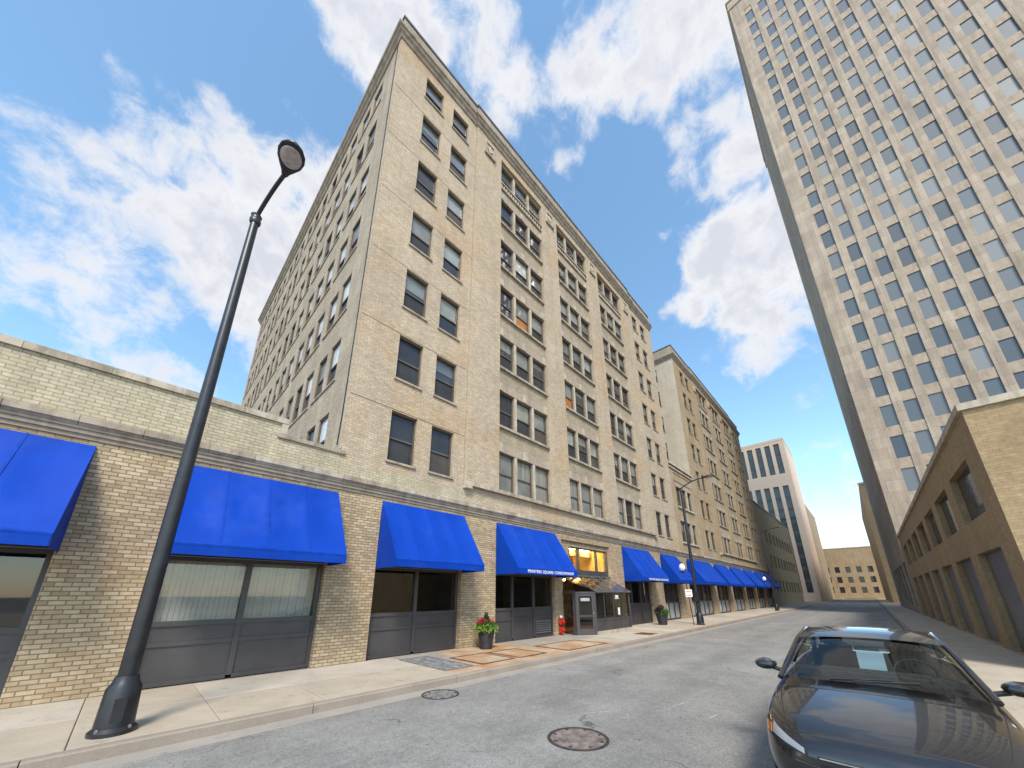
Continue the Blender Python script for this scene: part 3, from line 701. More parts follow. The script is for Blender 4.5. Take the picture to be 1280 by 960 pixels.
def storefront(x0, x1, divs, kind, louver=False, pane='clear'):
    """dark framed shop window: kick panels below, panes above, transom panel behind the awning"""
    y = .22; f = .055
    fr = MB()
    fr.box(x0+.003, x0+.09, y-.05, y+.1, 0, 4.395).box(x1-.09, x1-.003, y-.05, y+.1, 0, 4.395)
    cuts = [x0+.09]
    for d in divs: fr.box(d-f, d+f, y-.05, y+.1, .06, 4.395); cuts += [d-f, d+f]
    cuts.append(x1-.09)
    sp = list(zip(cuts[::2], cuts[1::2]))
    for a, b in sp:
        fr.box(a, b, y-.045, y+.095, 1.14, 1.24); fr.box(a, b, y-.04, y+.09, 2.50, 2.58); fr.box(a, b, y-.045, y+.095, .0, .09)
    o = fr.build('storefront', 'store', P)
    for i, (a, b) in enumerate(sp):
        if kind == 'solid':
            MB().box(a, b, y+.0, y+.06, .091, .745).build('kick_panel', 'store', o)
            MB().box(a, b, y-.01, y+.06, .835, 1.139).build('upper_panel', 'store', o)
            MB().box(a, b, y-.03, y+.06, .746, .834).build('panel_rail', 'store', o)
        else:
            MB().box(a, b, y+.0, y+.06, .091, 1.139).build('kick_panel', 'pale_panel', o)
        MB().box(a, b, y+.02, y+.035, 1.241, 2.499).build('pane', pane, o)
        MB().box(a, b, y+.0, y+.06, 2.581, 4.39).build('transom_panel', 'store', o)
    if louver:
        a, b = sp[-1]
        for k in range(6): MB().prism([(y-.06, .15+k*.09), (y-.052, .15+k*.09), (y+.0, .215+k*.09), (y-.008, .215+k*.09)], 0, a+.06, b-.06).build('louver', 'steel', o)
    if pane in ('clear', 'smoke'):                # the dim room behind
        q = MB(); y0, y1 = .56, 4.2
        q.poly([(x0, y1, 0), (x1, y1, 0), (x1, y1, 4.3), (x0, y1, 4.3)]); q.poly([(x0, y0, 0), (x0, y1, 0), (x0, y1, 4.3), (x0, y0, 4.3)])
        q.poly([(x1, y0, 0), (x1, y1, 0), (x1, y1, 4.3), (x1, y0, 4.3)]); q.poly([(x0, y0, 0), (x1, y0, 0), (x1, y1, 0), (x0, y1, 0)]); q.poly([(x0, y0, 3.2), (x1, y0, 3.2), (x1, y1, 3.2), (x0, y1, 3.2)])
        q.build('room', 'room', o, fix=False)
    return o
s0 = storefront(*OPEN[0], [-6.3], 'solid')
s1 = storefront(*OPEN[1], [-1.62], 'solid')
for a, b in ((-3.15, -1.68), (-1.56, -.06)):       # drawn blind in the first shop
    q = MB(); n = 16
    for k in range(n):
        xa = a+(b-a)*k/n; q.box(xa+.002, xa+(b-a)/n-.003, .34+.012*(k % 2), .352+.012*(k % 2), 1.2, 2.6)
    q.build('blind', 'vblind', s1)
s2 = storefront(*OPEN[2], [3.01], 'solid', pane='smoke')
s3 = storefront(*OPEN[3], [7.57, 8.92], 'solid', True, pane='smoke')
s4 = storefront(*OPEN[5], [18.3, 19.6], 'solid', pane='smoke')
for i in (6, 7, 8, 9, 10, 11, 12):
    a, b = OPEN[i]; n = 3 if b-a < 5 else 5
    storefront(a, b, [a+(b-a)*k/n for k in range(1, n)], 'pale', pane='dark')
# displays in the far shops: pale and red shapes behind the glass are left to reflections

# entrance bay: upper lit window over the glass vestibule
EX0, EX1 = OPEN[4]
ent = MB()
ent.box(EX0+.003, 11.66, .12, .40, 2.72, 4.398).box(15.52, EX1-.003, .12, .40, 2.72, 4.398).box(11.66, 15.52, .12, .40, 4.14, 4.398)
ent.build('entrance_wall', 'brick_pier', P)
fr = MB(); fr.box(11.66, 15.52, .14, .26, 2.72, 2.98).box(11.66, 15.52, .14, .26, 4.06, 4.135)
for c in (11.70, 12.55, 14.35, 15.48): fr.box(c-.05, c+.05, .14, .26, 2.98, 4.06)
fo = fr.build('lobby_window', 'store', P)
for a, b in ((11.75, 12.5), (12.6, 14.3), (14.4, 15.43)): MB().box(a, b, .19, .205, 2.98, 4.06).build('pane', 'clear', fo)
q = MB(); y0, y1 = .42, 3.6; xa, xb, za, zb = 10.9, 15.58, 2.705, 4.36
q.poly([(xa, y1, za), (xb, y1, za), (xb, y1, zb), (xa, y1, zb)]); q.poly([(xa, y0, za), (xa, y1, za), (xa, y1, zb), (xa, y0, zb)]); q.poly([(xb, y0, za), (xb, y1, za), (xb, y1, zb), (xb, y0, zb)])
q.poly([(xa, y0, zb), (xb, y0, zb), (xb, y1, zb), (xa, y1, zb)])
q.build('lobby_wall', 'lobby', fo, fix=False)
MB().box(xa, xb, y0, y1, 2.66, 2.70).build('mezzanine_floor', 'wood', fo)
MB().box(xa, xb, y0, y1, -.02, .02).build('lobby_floor', 'wood', fo)
q = MB(); q.poly([(xa, 2.6, 0), (xb, 2.6, 0), (xb, 2.6, 2.65), (xa, 2.6, 2.65)]); q.build('lobby_back_wall', 'wood', fo)
for xx in (xa, xb-.05): MB().box(xx, xx+.05, y0, 2.59, .025, 2.65).build('lobby_side_wall', 'room', fo)
for a, b, c, d in ((12.9, 13.05, 2.71, 4.35), (14.5, 14.62, 2.71, 4.35), (11.7, 11.85, 2.71, 4.35), (13.06, 14.49, 3.2, 3.32)): MB().box(a, b, 1.9, 2.05, c, d).build('lobby_beam', 'wood', fo)
for a, b, c, d in ((11.05, 11.65, 2.75, 3.9), (11.95, 12.85, 2.75, 3.55), (13.1, 13.75, 2.75, 3.15), (13.85, 14.45, 2.75, 3.7), (14.7, 15.45, 2.75, 3.4), (11.05, 15.45, 3.92, 4.06)):
    MB().box(a, b, 3.40, 3.58, c, d).build('lobby_cabinet', 'wood', fo)
for cx in (12.0, 12.4, 13.2, 13.55, 14.8, 15.2): MB().box(cx, cx+.03, 3.30, 3.39, 2.75, 3.9).build('lobby_mullion', 'frame', fo)
MB().box(11.0, 15.5, 1.2, 1.35, 3.86, 4.2).build('lobby_soffit', 'vblind', fo)
for cx in (11.9, 13.3, 14.8):
    MB().box(cx-.35, cx+.35, .9, 1.3, 4.22, 4.30).build('ceiling_lamp', 'lamp_warm', fo)
for cx in (12.2, 14.0): MB().box(cx-.2, cx+.2, 3.0, 3.2, 3.4, 3.5).build('ceiling_lamp', 'lamp_warm', fo)

V = thing('glass_vestibule', (13.2, -.6, 0), 'glass entrance vestibule with sloped glazed roof and angled door', 'vestibule')
MB().box(11.70, 15.14, -1.24, -1.08, 0, .13).build('plinth', 'stone', V)
MB().box(15.0, 15.16, -1.07, 0, 0, .13).build('plinth', 'stone', V)
mb = MB()
mb.box(11.66, 11.76, -1.22, -1.12, .13, 1.86).box(15.06, 15.15, -1.22, -1.12, .13, 1.86).box(11.76, 15.06, -1.21, -1.13, 1.80, 1.90).box(11.76, 15.06, -1.20, -1.14, .58, .66).box(11.76, 15.06, -1.20, -1.14, .13, .18)
for c in (12.55, 13.42, 14.35): mb.box(c-.025, c+.025, -1.20, -1.14, .66, 1.80)
mb.box(15.07, 15.14, -1.12, 0.1, 1.80, 1.90).box(15.07, 15.14, -.05, .10, .13, 2.6).box(15.08, 15.13, -1.1, -.05, .58, .66)
mb.box(10.80, 10.88, -.66, -.56, 0, 1.92).box(10.80, 10.87, -.55, .12, 1.82, 1.92).box(10.80, 10.87, .02, .12, 0, 2.7)
mb.build('frame', 'store', V)
for a, b in ((11.76, 12.525), (12.575, 13.395), (13.445, 14.325), (14.375, 15.06)):
    MB().box(a, b, -1.175, -1.165, .66, 1.80).build('pane', 'smoke', V); MB().box(a, b, -1.18, -1.16, .18, .58).build('kick_panel', 'store', V)
MB().box(15.10, 15.11, -1.1, -.06, .66, 1.80).build('pane', 'smoke', V); MB().box(10.83, 10.84, -.55, .01, .05, 1.81).build('pane', 'smoke', V)
# sloped glazed roof
yA, zA, yB, zB = -1.26, 1.88, .10, 2.66
bars = [10.84, 11.7, 12.55, 13.42, 14.3, 15.14]
for k, c in enumerate(bars):
    ya, za = (yA, zA) if c > 11 else (-.62, 1.88+(2.66-1.88)*(.64/1.36))
    MB().prism([(ya, za), (yB, zB), (yB, zB+.05), (ya, za+.05)], 0, c-.025, c+.025).build('rafter', 'steel', V)
for a, b in zip(bars[1:], bars[2:]):
    MB().prism([(yA+.02, zA+.03), (yB, zB+.022), (yB, zB+.032), (yA+.02, zA+.04)], 0, a+.026, b-.026).build('roof_pane', 'clear', V)
mb = MB(); mb.poly([(10.866, -.60, zA+(zB-zA)*.485+.03), (11.674, yA+.02, zA+.03), (11.674, yB, zB+.03), (10.866, yB, zB+.03)]); mb.build('roof_pane', 'clear', V)
MB().box(11.66, 15.2, -1.30, -1.26, 1.85, 1.93).build('eave', 'steel', V); MB().box(10.80, 15.6, .06, .119, 2.64, 2.72).build('ridge', 'steel', V)
# angled door
p0, p1 = Vector((10.86, -.66, 0)), Vector((11.67, -1.20, 0)); dd = (p1-p0).normalized(); nn = Vector((dd.y, -dd.x, 0)); LN = (p1-p0).length
def obox(mb, a0, a1, n0, n1, z0, z1):
    i = len(mb.v); pts = [p0+dd*a+nn*n for a, n in ((a0, n0), (a1, n0), (a1, n1), (a0, n1))]
    mb.v += [(p.x, p.y, z) for z in (z0, z1) for p in pts]
    mb.f += [tuple(i+k for k in qd) for qd in ((0, 3, 2, 1), (4, 5, 6, 7), (0, 1, 5, 4), (1, 2, 6, 5), (2, 3, 7, 6), (3, 0, 4, 7))]; return mb
df = MB(); obox(df, 0, .07, -.04, .05, .0, 1.88); obox(df, LN-.07, LN, -.04, .05, 0, 1.88); obox(df, .07, LN-.07, -.04, .05, 1.80, 1.88); df.build('door_frame', 'store', V)
dr = MB(); obox(dr, .075, .17, -.02, .03, .02, 1.79); obox(dr, LN-.17, LN-.075, -.02, .03, .02, 1.79); obox(dr, .17, LN-.17, -.02, .03, 1.68, 1.79); obox(dr, .17, LN-.17, -.02, .03, .02, .26); obox(dr, .17, LN-.17, -.02, .03, .78, .84)
door = dr.build('door', 'store', V)
obox(MB(), .17, LN-.17, 0, .008, .84, 1.68).build('pane', 'smoke', door); obox(MB(), .17, LN-.17, 0, .008, .26, .78).build('pane', 'smoke', door)
obox(MB(), .26, LN-.26, .012, .016, 1.46, 1.60).build('notice', 'pale_panel', door)
hp = [p0+dd*(LN-.13)+nn*n+Vector((0, 0, z)) for n, z in ((.03, .70), (.08, .74), (.09, .85), (.08, .98), (.03, 1.02))]
MB().tube(hp, .014, 8).build('handle', 'chrome', door, True)
MB().box(13.62, 13.92, -1.216, -1.211, 1.60, 1.72).build('decal', 'white', V); MB().box(13.55, 13.98, -1.216, -1.211, 1.54, 1.57).build('decal', 'white', V)
MB().box(13.80, 13.98, -1.216, -1.211, .78, 1.12).build('notice', 'white', V)
sc_ = thing('wall_lamp', (11.0, .02, 2.42), 'small glowing wall lamp above the entrance door', 'lamp')
MB().box(10.95, 11.05, .05, .12, 2.36, 2.52).build('bracket', 'black', sc_)
MB().lathe([(.005, -.05), (.045, -.03), (.055, 0), (.045, .03), (.005, .05)], (11.0, -.01, 2.44), 12).build('bulb', 'lamp_warm', sc_, True)

# red fire connection on the narrow pier
FD = thing('fire_hose_connection', (10.5, -.15, 0), 'red twin fire hose connection with white cap by the entrance pier', 'fire connection')
MB().tube([(10.48, -.10, 0), (10.48, -.10, .74)], .045, 12).build('standpipe', 'red', FD, True)
MB().lathe([(.055, 0), (.055, .08), (.045, .10)], (10.48, -.10, .74), 14).build('cap', 'white', FD, True)
for z in (.10, .46):
    MB().box(10.37, 10.59, -.20, -.05, z, z+.25).build('inlet_box', 'red', FD)
    for s_ in (-1, 1): MB().tube([(10.48+s_*.052, -.195, z+.125), (10.48+s_*.056, -.27, z+.11)], [.042, .048], 12).build('hose_inlet', 'red', FD, True)
MB().box(10.39, 10.57, -.19, -.17, .36, .45).build('name_plate', 'black', FD)
MB().box(10.46, 10.50, -.06, .0, .38, .43).build('wall_bracket', 'red', FD)

# ------------------------------------------------------------------ awnings
AW = [(-8.0, -4.6, 'blue awning at the far left end, left of the wide corner pier'), (-3.3, .09, 'blue awning below the stepped parapet, left of the tall corner'),
      (1.46, 4.74, 'plain blue awning just left of the red-flowered planter'), (6.44, 10.36, 'blue awning with white lettering just left of the glass entrance'),
      (17.15, 21.0, 'blue awning with white lettering just right of the glass entrance'), (23.0, 26.15, 'blue awning directly left of the tall street lamp'),
      (28.45, 34.6, 'widest blue awning, seen just behind the street lamp pole'), (35.9, 40.2, 'first narrow blue awning right of the widest one'),
      (41.5, 46.3, 'second blue awning right of the widest one'), (47.45, 52.0, 'third blue awning right of the widest one'),
      (53.3, 58.1, 'fourth blue awning right of the widest one'), (59.4, 64.1, 'farthest blue awning at the end of the row')]
def text_mesh(body, x, z, y, width, height, m, parent):
    cu = bpy.data.curves.new('lettering', 'FONT'); cu.body = body; cu.size = 1; cu.offset = .014; cu.extrude = .02; cu.space_character = 1.22
    o = bpy.data.objects.new('lettering_tmp', cu); col.objects.link(o)
    bpy.context.view_layer.update()
    dg = bpy.context.evaluated_depsgraph_get(); me = bpy.data.meshes.new_from_object(o.evaluated_get(dg))
    bpy.data.objects.remove(o); bpy.data.curves.remove(cu)
    xs_ = [v.co.x for v in me.vertices]; ys_ = [v.co.y for v in me.vertices]
    w0, h0 = max(xs_)-min(xs_), max(ys_)-min(ys_); bx, by = min(xs_), min(ys_)
    for v in me.vertices:
        cx, cy, cz = v.co; v.co = (x+(cx-bx)*width/w0, y-cz*.12, z+(cy-by)*height/h0)
    me.materials.clear(); me.materials.append(MT[m]); me.name = 'lettering'
    return put('lettering', me, parent)
for i, (a, b, lab) in enumerate(AW):
    A = thing('awning', ((a+b)/2, 0, 2.52), lab, 'awning', 'blue storefront awnings')
    zt, zv, zb, pr = 4.62, 2.73, 2.52, 1.22
    mb = MB(); n = 24; m_ = 8; th = .012; rg = random.Random(i)
    # slope with a slight sag between the hoops
    grid = []
    for j in range(m_+1):
        f = j/m_; row = []
        for k in range(n+1):
            g_ = k/n; sag = .045*math.sin(math.pi*f)*abs(math.sin(math.pi*g_*4))+rg.uniform(0, .003)*math.sin(math.pi*f)
            row.append((a+(b-a)*g_, -.015-(pr-.015)*f+sag*.8, zt+(zv-zt)*f-sag))
        grid.append(row)
    for j in range(m_):
        for k in range(n): mb.poly([grid[j][k], grid[j][k+1], grid[j+1][k+1], grid[j+1][k]])
    bm = bmesh.new(); me = mb.mesh('canopy', 'awning', fix=False); bm.from_mesh(me); bmesh.ops.remove_doubles(bm, verts=bm.verts, dist=.001); bmesh.ops.recalc_face_normals(bm, faces=bm.faces)
    bm.to_mesh(me); bm.free(); smooth_mesh(me, 50)
    put('canopy', me, A)
    for xx, s in ((a, 1), (b, -1)):
        MB().prism([(-.005, zt-.01), (-pr, zv), (-pr, zb), (-.005, zb)], 0, xx, xx+s*.012).build('side_panel', 'awning', A)
    for k in range(1, 4):
        xx = a+(b-a)*k/4
        MB().prism([(-.02, zt+.004), (-pr-.004, zv+.004), (-pr-.004, zv-.003), (-.02, zt-.003)], 0, xx-.018, xx+.018).build('seam', 'awning_seam', A)
    MB().prism([(-pr-.010, zv-.03), (-pr-.010, zv+.006), (-pr+.02, zv+.04), (-pr+.02, zv+.03), (-pr-.0065, zv-.03)], 0, a+.0, b-.0).build('hem', 'awning_seam', A)
    MB().box(a+.0125, b-.0125, -pr-.006, -pr+.006, zb, zv-.002).build('valance', 'awning', A)
    MB().tube([(a+.02, -pr+.03, zb+.06), (b-.02, -pr+.03, zb+.06)], .014, 6).build('frame_bar', 'steel', A)
    MB().tube([(a+.02, -.04, zb+.06), (b-.02, -.04, zb+.06)], .014, 6).build('frame_bar', 'steel', A)
    for k in range(1, 4):
        xx = a+(b-a)*k/4; MB().tube([(xx, -.04, zt-.12), (xx, -pr+.05, zv-.08)], .012, 6).build('frame_bar', 'steel', A)
    if i == 3: text_mesh('PRINTERS SQUARE CONDOMINIUM', 6.98, 2.55, -pr-.008, 3.05, .14, 'white', A)
    if i == 4: text_mesh('PRINTERS SQUARE CONDOMINIUM', 17.9, 2.55, -pr-.008, 2.9, .14, 'white', A)

# ------------------------------------------------------------------ street lamps, sign post
def street_lamp(x, y, zp, zh, reach, label, globe, dx=0):
    t = thing('street_lamp', (x, y, 0), label, 'street lamp', 'black arm street lamps')
    MB().lathe([(.24, 0), (.24, .05), (.20, .09), (.18, .55), (.14, .62), (.12, .70)], (x, y, 0), 16).build('base', 'black', t, True)
    MB().tube([(x, y, .6), (x, y, zp*.5), (x, y, zp)], [.105, .09, .07], 14).build('pole', 'black', t, True)
    MB().lathe([(.085, -.16), (.10, -.12), (.10, -.06), (.085, -.04), (.085, .02), (.10, .05), (.06, .10)], (x, y, zp), 14).build('collar', 'black', t, True)
    MB().box(x-.06, x+.06, y-.196, y-.165, .16, .44).build('access_door', 'black', t)
    for sx, sy in ((1, 1), (1, -1), (-1, 1), (-1, -1)): MB().lathe([(.022, .05), (.022, .085), (.012, .10)], (x+.150*sx, y+.150*sy, 0), 6).build('bolt', 'steel', t)
    pts = []
    for k in range(13):
        f = k/12; pts.append((x+dx*f, y-reach*f, zp+(zh-zp)*math.sin(f*math.pi/2)**.75))
    MB().tube(pts, [.038]*13, 10).build('arm', 'black', t, True)
    # teardrop head: shell, rim and lens
    hx, hy, hzz = x+dx, y-reach, zh
    rings = [(-.02, .05, .05), (.06, .075, .06), (.16, .13, .085), (.30, .20, .11), (.45, .225, .115), (.58, .20, .10), (.68, .13, .07), (.73, .04, .03)]
    mb = MB(); n = 18; ids = []
    for d, w, h in rings:
        i = len(mb.v); ids.append(i)
        mb.v += [(hx+w*math.cos(2*math.pi*k/n), hy-d, hzz+(h if math.sin(2*math.pi*k/n) > 0 else .03)*math.sin(2*math.pi*k/n)) for k in range(n)]
    for p_, q_ in zip(ids, ids[1:]):
        for k in range(n): mb.f.append((p_+k, p_+(k+1) % n, q_+(k+1) % n, q_+k))
    mb.f.append(tuple(ids[0]+k for k in range(n))); mb.f.append(tuple(ids[-1]+k for k in range(n)))
    hd = mb.build('lamp_head', 'black', t, True)
    mb = MB(); n = 20
    pr = [(1.0, -.028), (.97, -.045), (.7, -.065), (.3, -.075)]
    for r, z in pr: mb.v += [(hx+.178*r*math.cos(2*math.pi*k/n), hy-.43+.215*r*math.sin(2*math.pi*k/n), hzz+z) for k in range(n)]
    for j in range(3):
        for k in range(n): mb.f.append((j*n+k, j*n+(k+1) % n, (j+1)*n+(k+1) % n, (j+1)*n+k))
    mb.f.append(tuple(3*n+k for k in range(n)))
    mb.build('lens', 'lamp_lens', hd, True)
    if globe:
        gz_ = 3.35; gy = y+.62
        MB().tube([(x, y, gz_-.55), (x, y+.3, gz_-.52), (x, y+.55, gz_-.40), (x, gy, gz_-.28)], .022, 8).build('bracket', 'black', t, True)
        MB().lathe([(.04, -.32), (.09, -.27), (.10, -.19), (.07, -.17)], (x, gy, gz_), 14).build('fitter', 'black', t, True)
        MB().lathe([(.09, -.17), (.17, -.08), (.185, .04), (.15, .16), (.10, .24), (.05, .27)], (x, gy, gz_), 18).build('globe', 'globe', t, True)
        MB().lathe([(.055, .27), (.06, .30), (.02, .33), (.03, .37), (.005, .42)], (x, gy, gz_), 12).build('finial', 'black', t, True)
        MB().box(x-.14, x+.14, y-.12, y+.12, 1.3, 1.9).build('control_box', 'black', t)
    return t
MT['lamp_lens'] = M_plain('ribbed_lamp_lens', (.42, .39, .36), .3, .2, 14)
street_lamp(-3.32, -2.86, 9.35, 9.74, 1.03, 'near street lamp whose teardrop head hangs top left against the clouds', False, .20)
street_lamp(20.63, -2.86, 8.45, 8.92, 1.35, 'street lamp with white globe halfway down the sidewalk', True)
street_lamp(46.0, -2.86, 8.45, 8.92, 1.35, 'distant street lamp at the far end of the awnings', True)
SG = thing('parking_sign', (19.93, -2.72, 0), 'white parking sign on a leaning post beside the street lamp', 'sign')
MB().tube([(19.93, -2.72, 0), (19.55, -2.72, 2.35)], .024, 6).build('post', 'black', SG)
def sign_quad(x0, x1, z0, z1, y0, y1, m, nm, par):
    sk = lambda z: -(z/2.35)*.38
    mb = MB(); i = 0
    mb.v = [(19.93+xx+sk(z), yy, z) for yy in (y0, y1) for xx, z in ((x0, z0), (x1, z0), (x1, z1), (x0, z1))]
    mb.f = [(0, 1, 2, 3), (7, 6, 5, 4), (0, 4, 5, 1), (1, 5, 6, 2), (2, 6, 7, 3), (3, 7, 4, 0)]
    return mb.build(nm, m, par)
# plate faces back up the street towards -X and the road
pl_ = MB(); a_ = R(-52)
def rot_plate(mb, w, z0, z1, off):
    c = Vector((19.64, -2.75, 0)); e = Vector((math.cos(a_), math.sin(a_), 0)); n_ = Vector((-math.sin(a_)*-1, -math.cos(a_), 0)); n_ = Vector((math.sin(a_), -math.cos(a_), 0))
    P_ = lambda s, z, d: tuple(c+e*s+n_*d+Vector((0, 0, z)))
    i = len(mb.v); mb.v += [P_(s, z, d) for d in off for s, z in ((-w, z0), (w, z0), (w, z1), (-w, z1))]
    mb.f += [tuple(i+k for k in q_) for q_ in ((0, 1, 2, 3), (7, 6, 5, 4), (0, 4, 5, 1), (1, 5, 6, 2), (2, 6, 7, 3), (3, 7, 4, 0))]; return mb
pm = rot_plate(MB(), .19, 1.60, 2.02, (.03, .04)).build('plate', 'white', SG)
rot_plate(MB(), .14, 1.90, 1.95, (.041, .044)).build('red_stripe', 'red', pm); rot_plate(MB(), .14, 1.68, 1.72, (.041, .044)).build('red_stripe', 'red', pm)

# ------------------------------------------------------------------ planters
def leaf_cluster(mb, c, r, n, size, rg, up=.5, flat=1.0):
    for _ in range(n):
        d = Vector((rg.gauss(0, 1), rg.gauss(0, 1), rg.gauss(0, 1)*flat)).normalized()*r*rg.random()**.4
        p = Vector(c)+d; dr = (d.normalized()+Vector((rg.uniform(-.6, .6), rg.uniform(-.6, .6), up+rg.uniform(-.5, .5)))).normalized()
        s = dr.cross(Vector((rg.uniform(-1, 1), rg.uniform(-1, 1), rg.uniform(-1, 1)))).normalized(); l = size*rg.uniform(.7, 1.3); w = l*.28
        nn_ = dr.cross(s)
        q = [p, p+dr*l*.45+s*w+nn_*w*.3, p+dr*l-nn_*l*.15, p+dr*l*.45-s*w+nn_*w*.3]; i = len(mb.v); mb.v += [tuple(v) for v in q]; mb.f.append((i, i+1, i+2)); mb.f.append((i, i+2, i+3))
def planter(x, y, rb, rt_, h, label, kind):
    t = thing('planter', (x, y, 0), label, 'planter', 'dark sidewalk planters'); rg = random.Random(int(x*10))
    MB().lathe([(rb*.9, 0), (rb, .02), (rb*1.02, .08), (rt_*.97, h*.88), (rt_*1.05, h*.90), (rt_*1.06, h*.985), (rt_*1.02, h), (rt_*.90, h), (rt_*.88, h*.9)], (x, y, 0), 28).build('pot', 'pot', t, True)
    MB().lathe([(rt_*.89, h*.88), (rt_*.89, h*.92)], (x, y, 0), 20).build('soil', 'soil', t)
    def fol(nm, m, specs):
        mb = MB()
        for c, r, n, s, u, fl in specs: leaf_cluster(mb, (x+c[0], y+c[1], h+c[2]), r, n, s, rg, u, fl)
        mb.build(nm, m, t, fix=False)
    ring = lambda n, rr, z: [(rr*math.cos(2*math.pi*k/n), rr*math.sin(2*math.pi*k/n), z) for k in range(n)]
    if kind == 'flower':
        fol('trailing_leaves', 'leaf_lime', [(c, .11, 55, .10, -.2, .7) for c in ring(9, rt_*.92, .03)])
        fol('green_leaves', 'leaf_green', [(c, .12, 60, .09, .3, .8) for c in ring(8, rt_*.62, .12)]+[((0, 0, .08), .2, 70, .1, .4, .6)])
        fol('conifer', 'leaf_dark', [((0, 0, .12+.055*k), .15*(1-k/8.2), 90-9*k, .055, .6, .5) for k in range(8)])
        fol('red_flowers', 'leaf_red', [((-.20, -.05, .24), .085, 80, .07, .9, 1.2), ((-.10, .16, .27), .06, 40, .07, .9, 1), ((.17, .12, .3), .05, 30, .07, .9, 1.3), ((-.22, .12, .2), .06, 40, .07, .9, 1)])
        fol('coral_flowers', 'leaf_coral', [((.12, -.16, .22), .07, 60, .07, .9, 1.3), ((.20, -.04, .20), .06, 40, .07, .9, 1.2)])
    else:
        fol('green_leaves', 'leaf_green', [(c, .14, 55, .11, .3, .8) for c in ring(8, rt_*.75, .12)])
        fol('lime_leaves', 'leaf_lime', [((.16, -.16, .14), .18, 130, .10, .2, .8), ((.25, .05, .08), .13, 70, .1, .1, .8)])
        fol('purple_leaves', 'leaf_purple', [((-.2, .08, .2), .2, 130, .12, .5, .9), ((-.08, .0, .36), .14, 90, .12, .8, 1.1)])
planter(5.32, -.72, .215, .30, .62, 'tall dark planter with red flowers and a small conifer', 'flower')
planter(19.15, -1.20, .25, .34, .60, 'dark planter of lime and purple foliage right of the entrance', 'foliage')

# ------------------------------------------------------------------ far buildings
lo = thing('low_brick_building', (78, 0, 0), 'low orange brick building at the end of the near side', 'building')
wall(front(.01), 66.02, 98, 0, 15.9, [(68+k*3.2, 69.6+k*3.2, z, z+1.9) for k in range(9) for z in (2, 6, 10)], .2).build('front_wall', 'far_brick', lo)
wall(front(.01), 62.02, 66.02, 5.2, 15.9, [], .2).build('front_wall', 'far_brick', lo)
MB().box(62.02, 98, .02, 25, 15.6, 15.85).build('roof', 'roof', lo)
MB().box(62.02, 98.1, -.08, .3, 15.9, 16.15).build('coping', 'coping', lo)
for k in range(9):
    for z in (2, 6, 10): MB().box(68+k*3.2, 69.6+k*3.2, .16, .2, z, z+1.9).build('window', 'dark', lo)
MB().box(97.7, 98, .02, 25, 0, 15.6).build('end_wall', 'far_brick', lo)
fb = thing('office_block', (112, 12, 0), 'pale stone office block with vertical window strips far down the street', 'building')
FX = 110.0; strips = [(-.9+2.05*k, .35+2.05*k) for k in range(13)]
holes = [(-b, -a, z0, z1) for a, b in strips for z0, z1 in ((2, 28.9), (32.2, 40.6))]
wall(side(FX), -26, 2.0, 0, 42, holes, .35).build('front_wall', 'stone_far', fb)
MB().box(FX+.02, FX+18, -2, 26, 41.5, 41.8).build('roof', 'roof', fb)
MB().poly([(FX, -2, 0), (FX+18, -2, 0), (FX+18, -2, 42), (FX, -2, 42)]).build('end_wall', 'stone_far', fb)
mb = MB(); mb.poly([(FX, 26, 0), (FX, 26, 42), (FX+18, 26, 42), (FX+18, 26, 0)]); mb.build('end_wall', 'stone_far', fb)
for a, b in strips:
    st = MB().box(FX+.20, FX+.34, a, b, 2, 40.6).build('window_strip', 'frame', fb)
    for k in range(13):
        z = 2.2+2.95*k
        if z+2.2 > 40.6 or 28.5 < z+1 < 32.4: continue
        MB().box(FX+.16, FX+.199, a+.05, b-.05, z, z+2.1).build('pane', 'glass_far', st)
MB().box(FX-.05, FX+.02, -2.02, 26, 41.4, 42.1).build('coping', 'stone_far', fb)
for k, (x0, x1, y0, y1, z, lab) in enumerate([(135, 175, -1, 30, 30, 'mid-height tan building behind the pale office block'), (100, 150, -40, -13.4, 24, 'tan brick building beyond the limestone tower across the street'), (180, 260, -60, 40, 18, 'low wide building closing the far end of the street')]):
    b_ = thing('far_building', ((x0+x1)/2, (y0+y1)/2, 0), lab, 'building')
    hol = [(-(y0+2+3*j)-1.4, -(y0+2+3*j), 2+3.6*r, 4.1+3.6*r) for j in range(int((y1-y0-3)/3)) for r in range(int((z-4)/3.6))]
    wall(side(x0), -y1, -y0, 0, z, hol, .25).build('front_wall', 'far_brick' if k == 1 else 'brick_tower2', b_)
    for a, bb, c, d in hol[:120]: MB().box(x0+.18, x0+.24, -bb, -a, c, d).build('window', 'dark', b_)
    MB().box(x0+.26, x1, y0, y1, 0, z-.1).build('block', 'far_brick' if k == 1 else 'brick_tower2', b_)
    MB().box(x0-.1, x0+.25, y0-.1, y1+.1, z+.002, z+.4).build('coping', 'stone', b_)

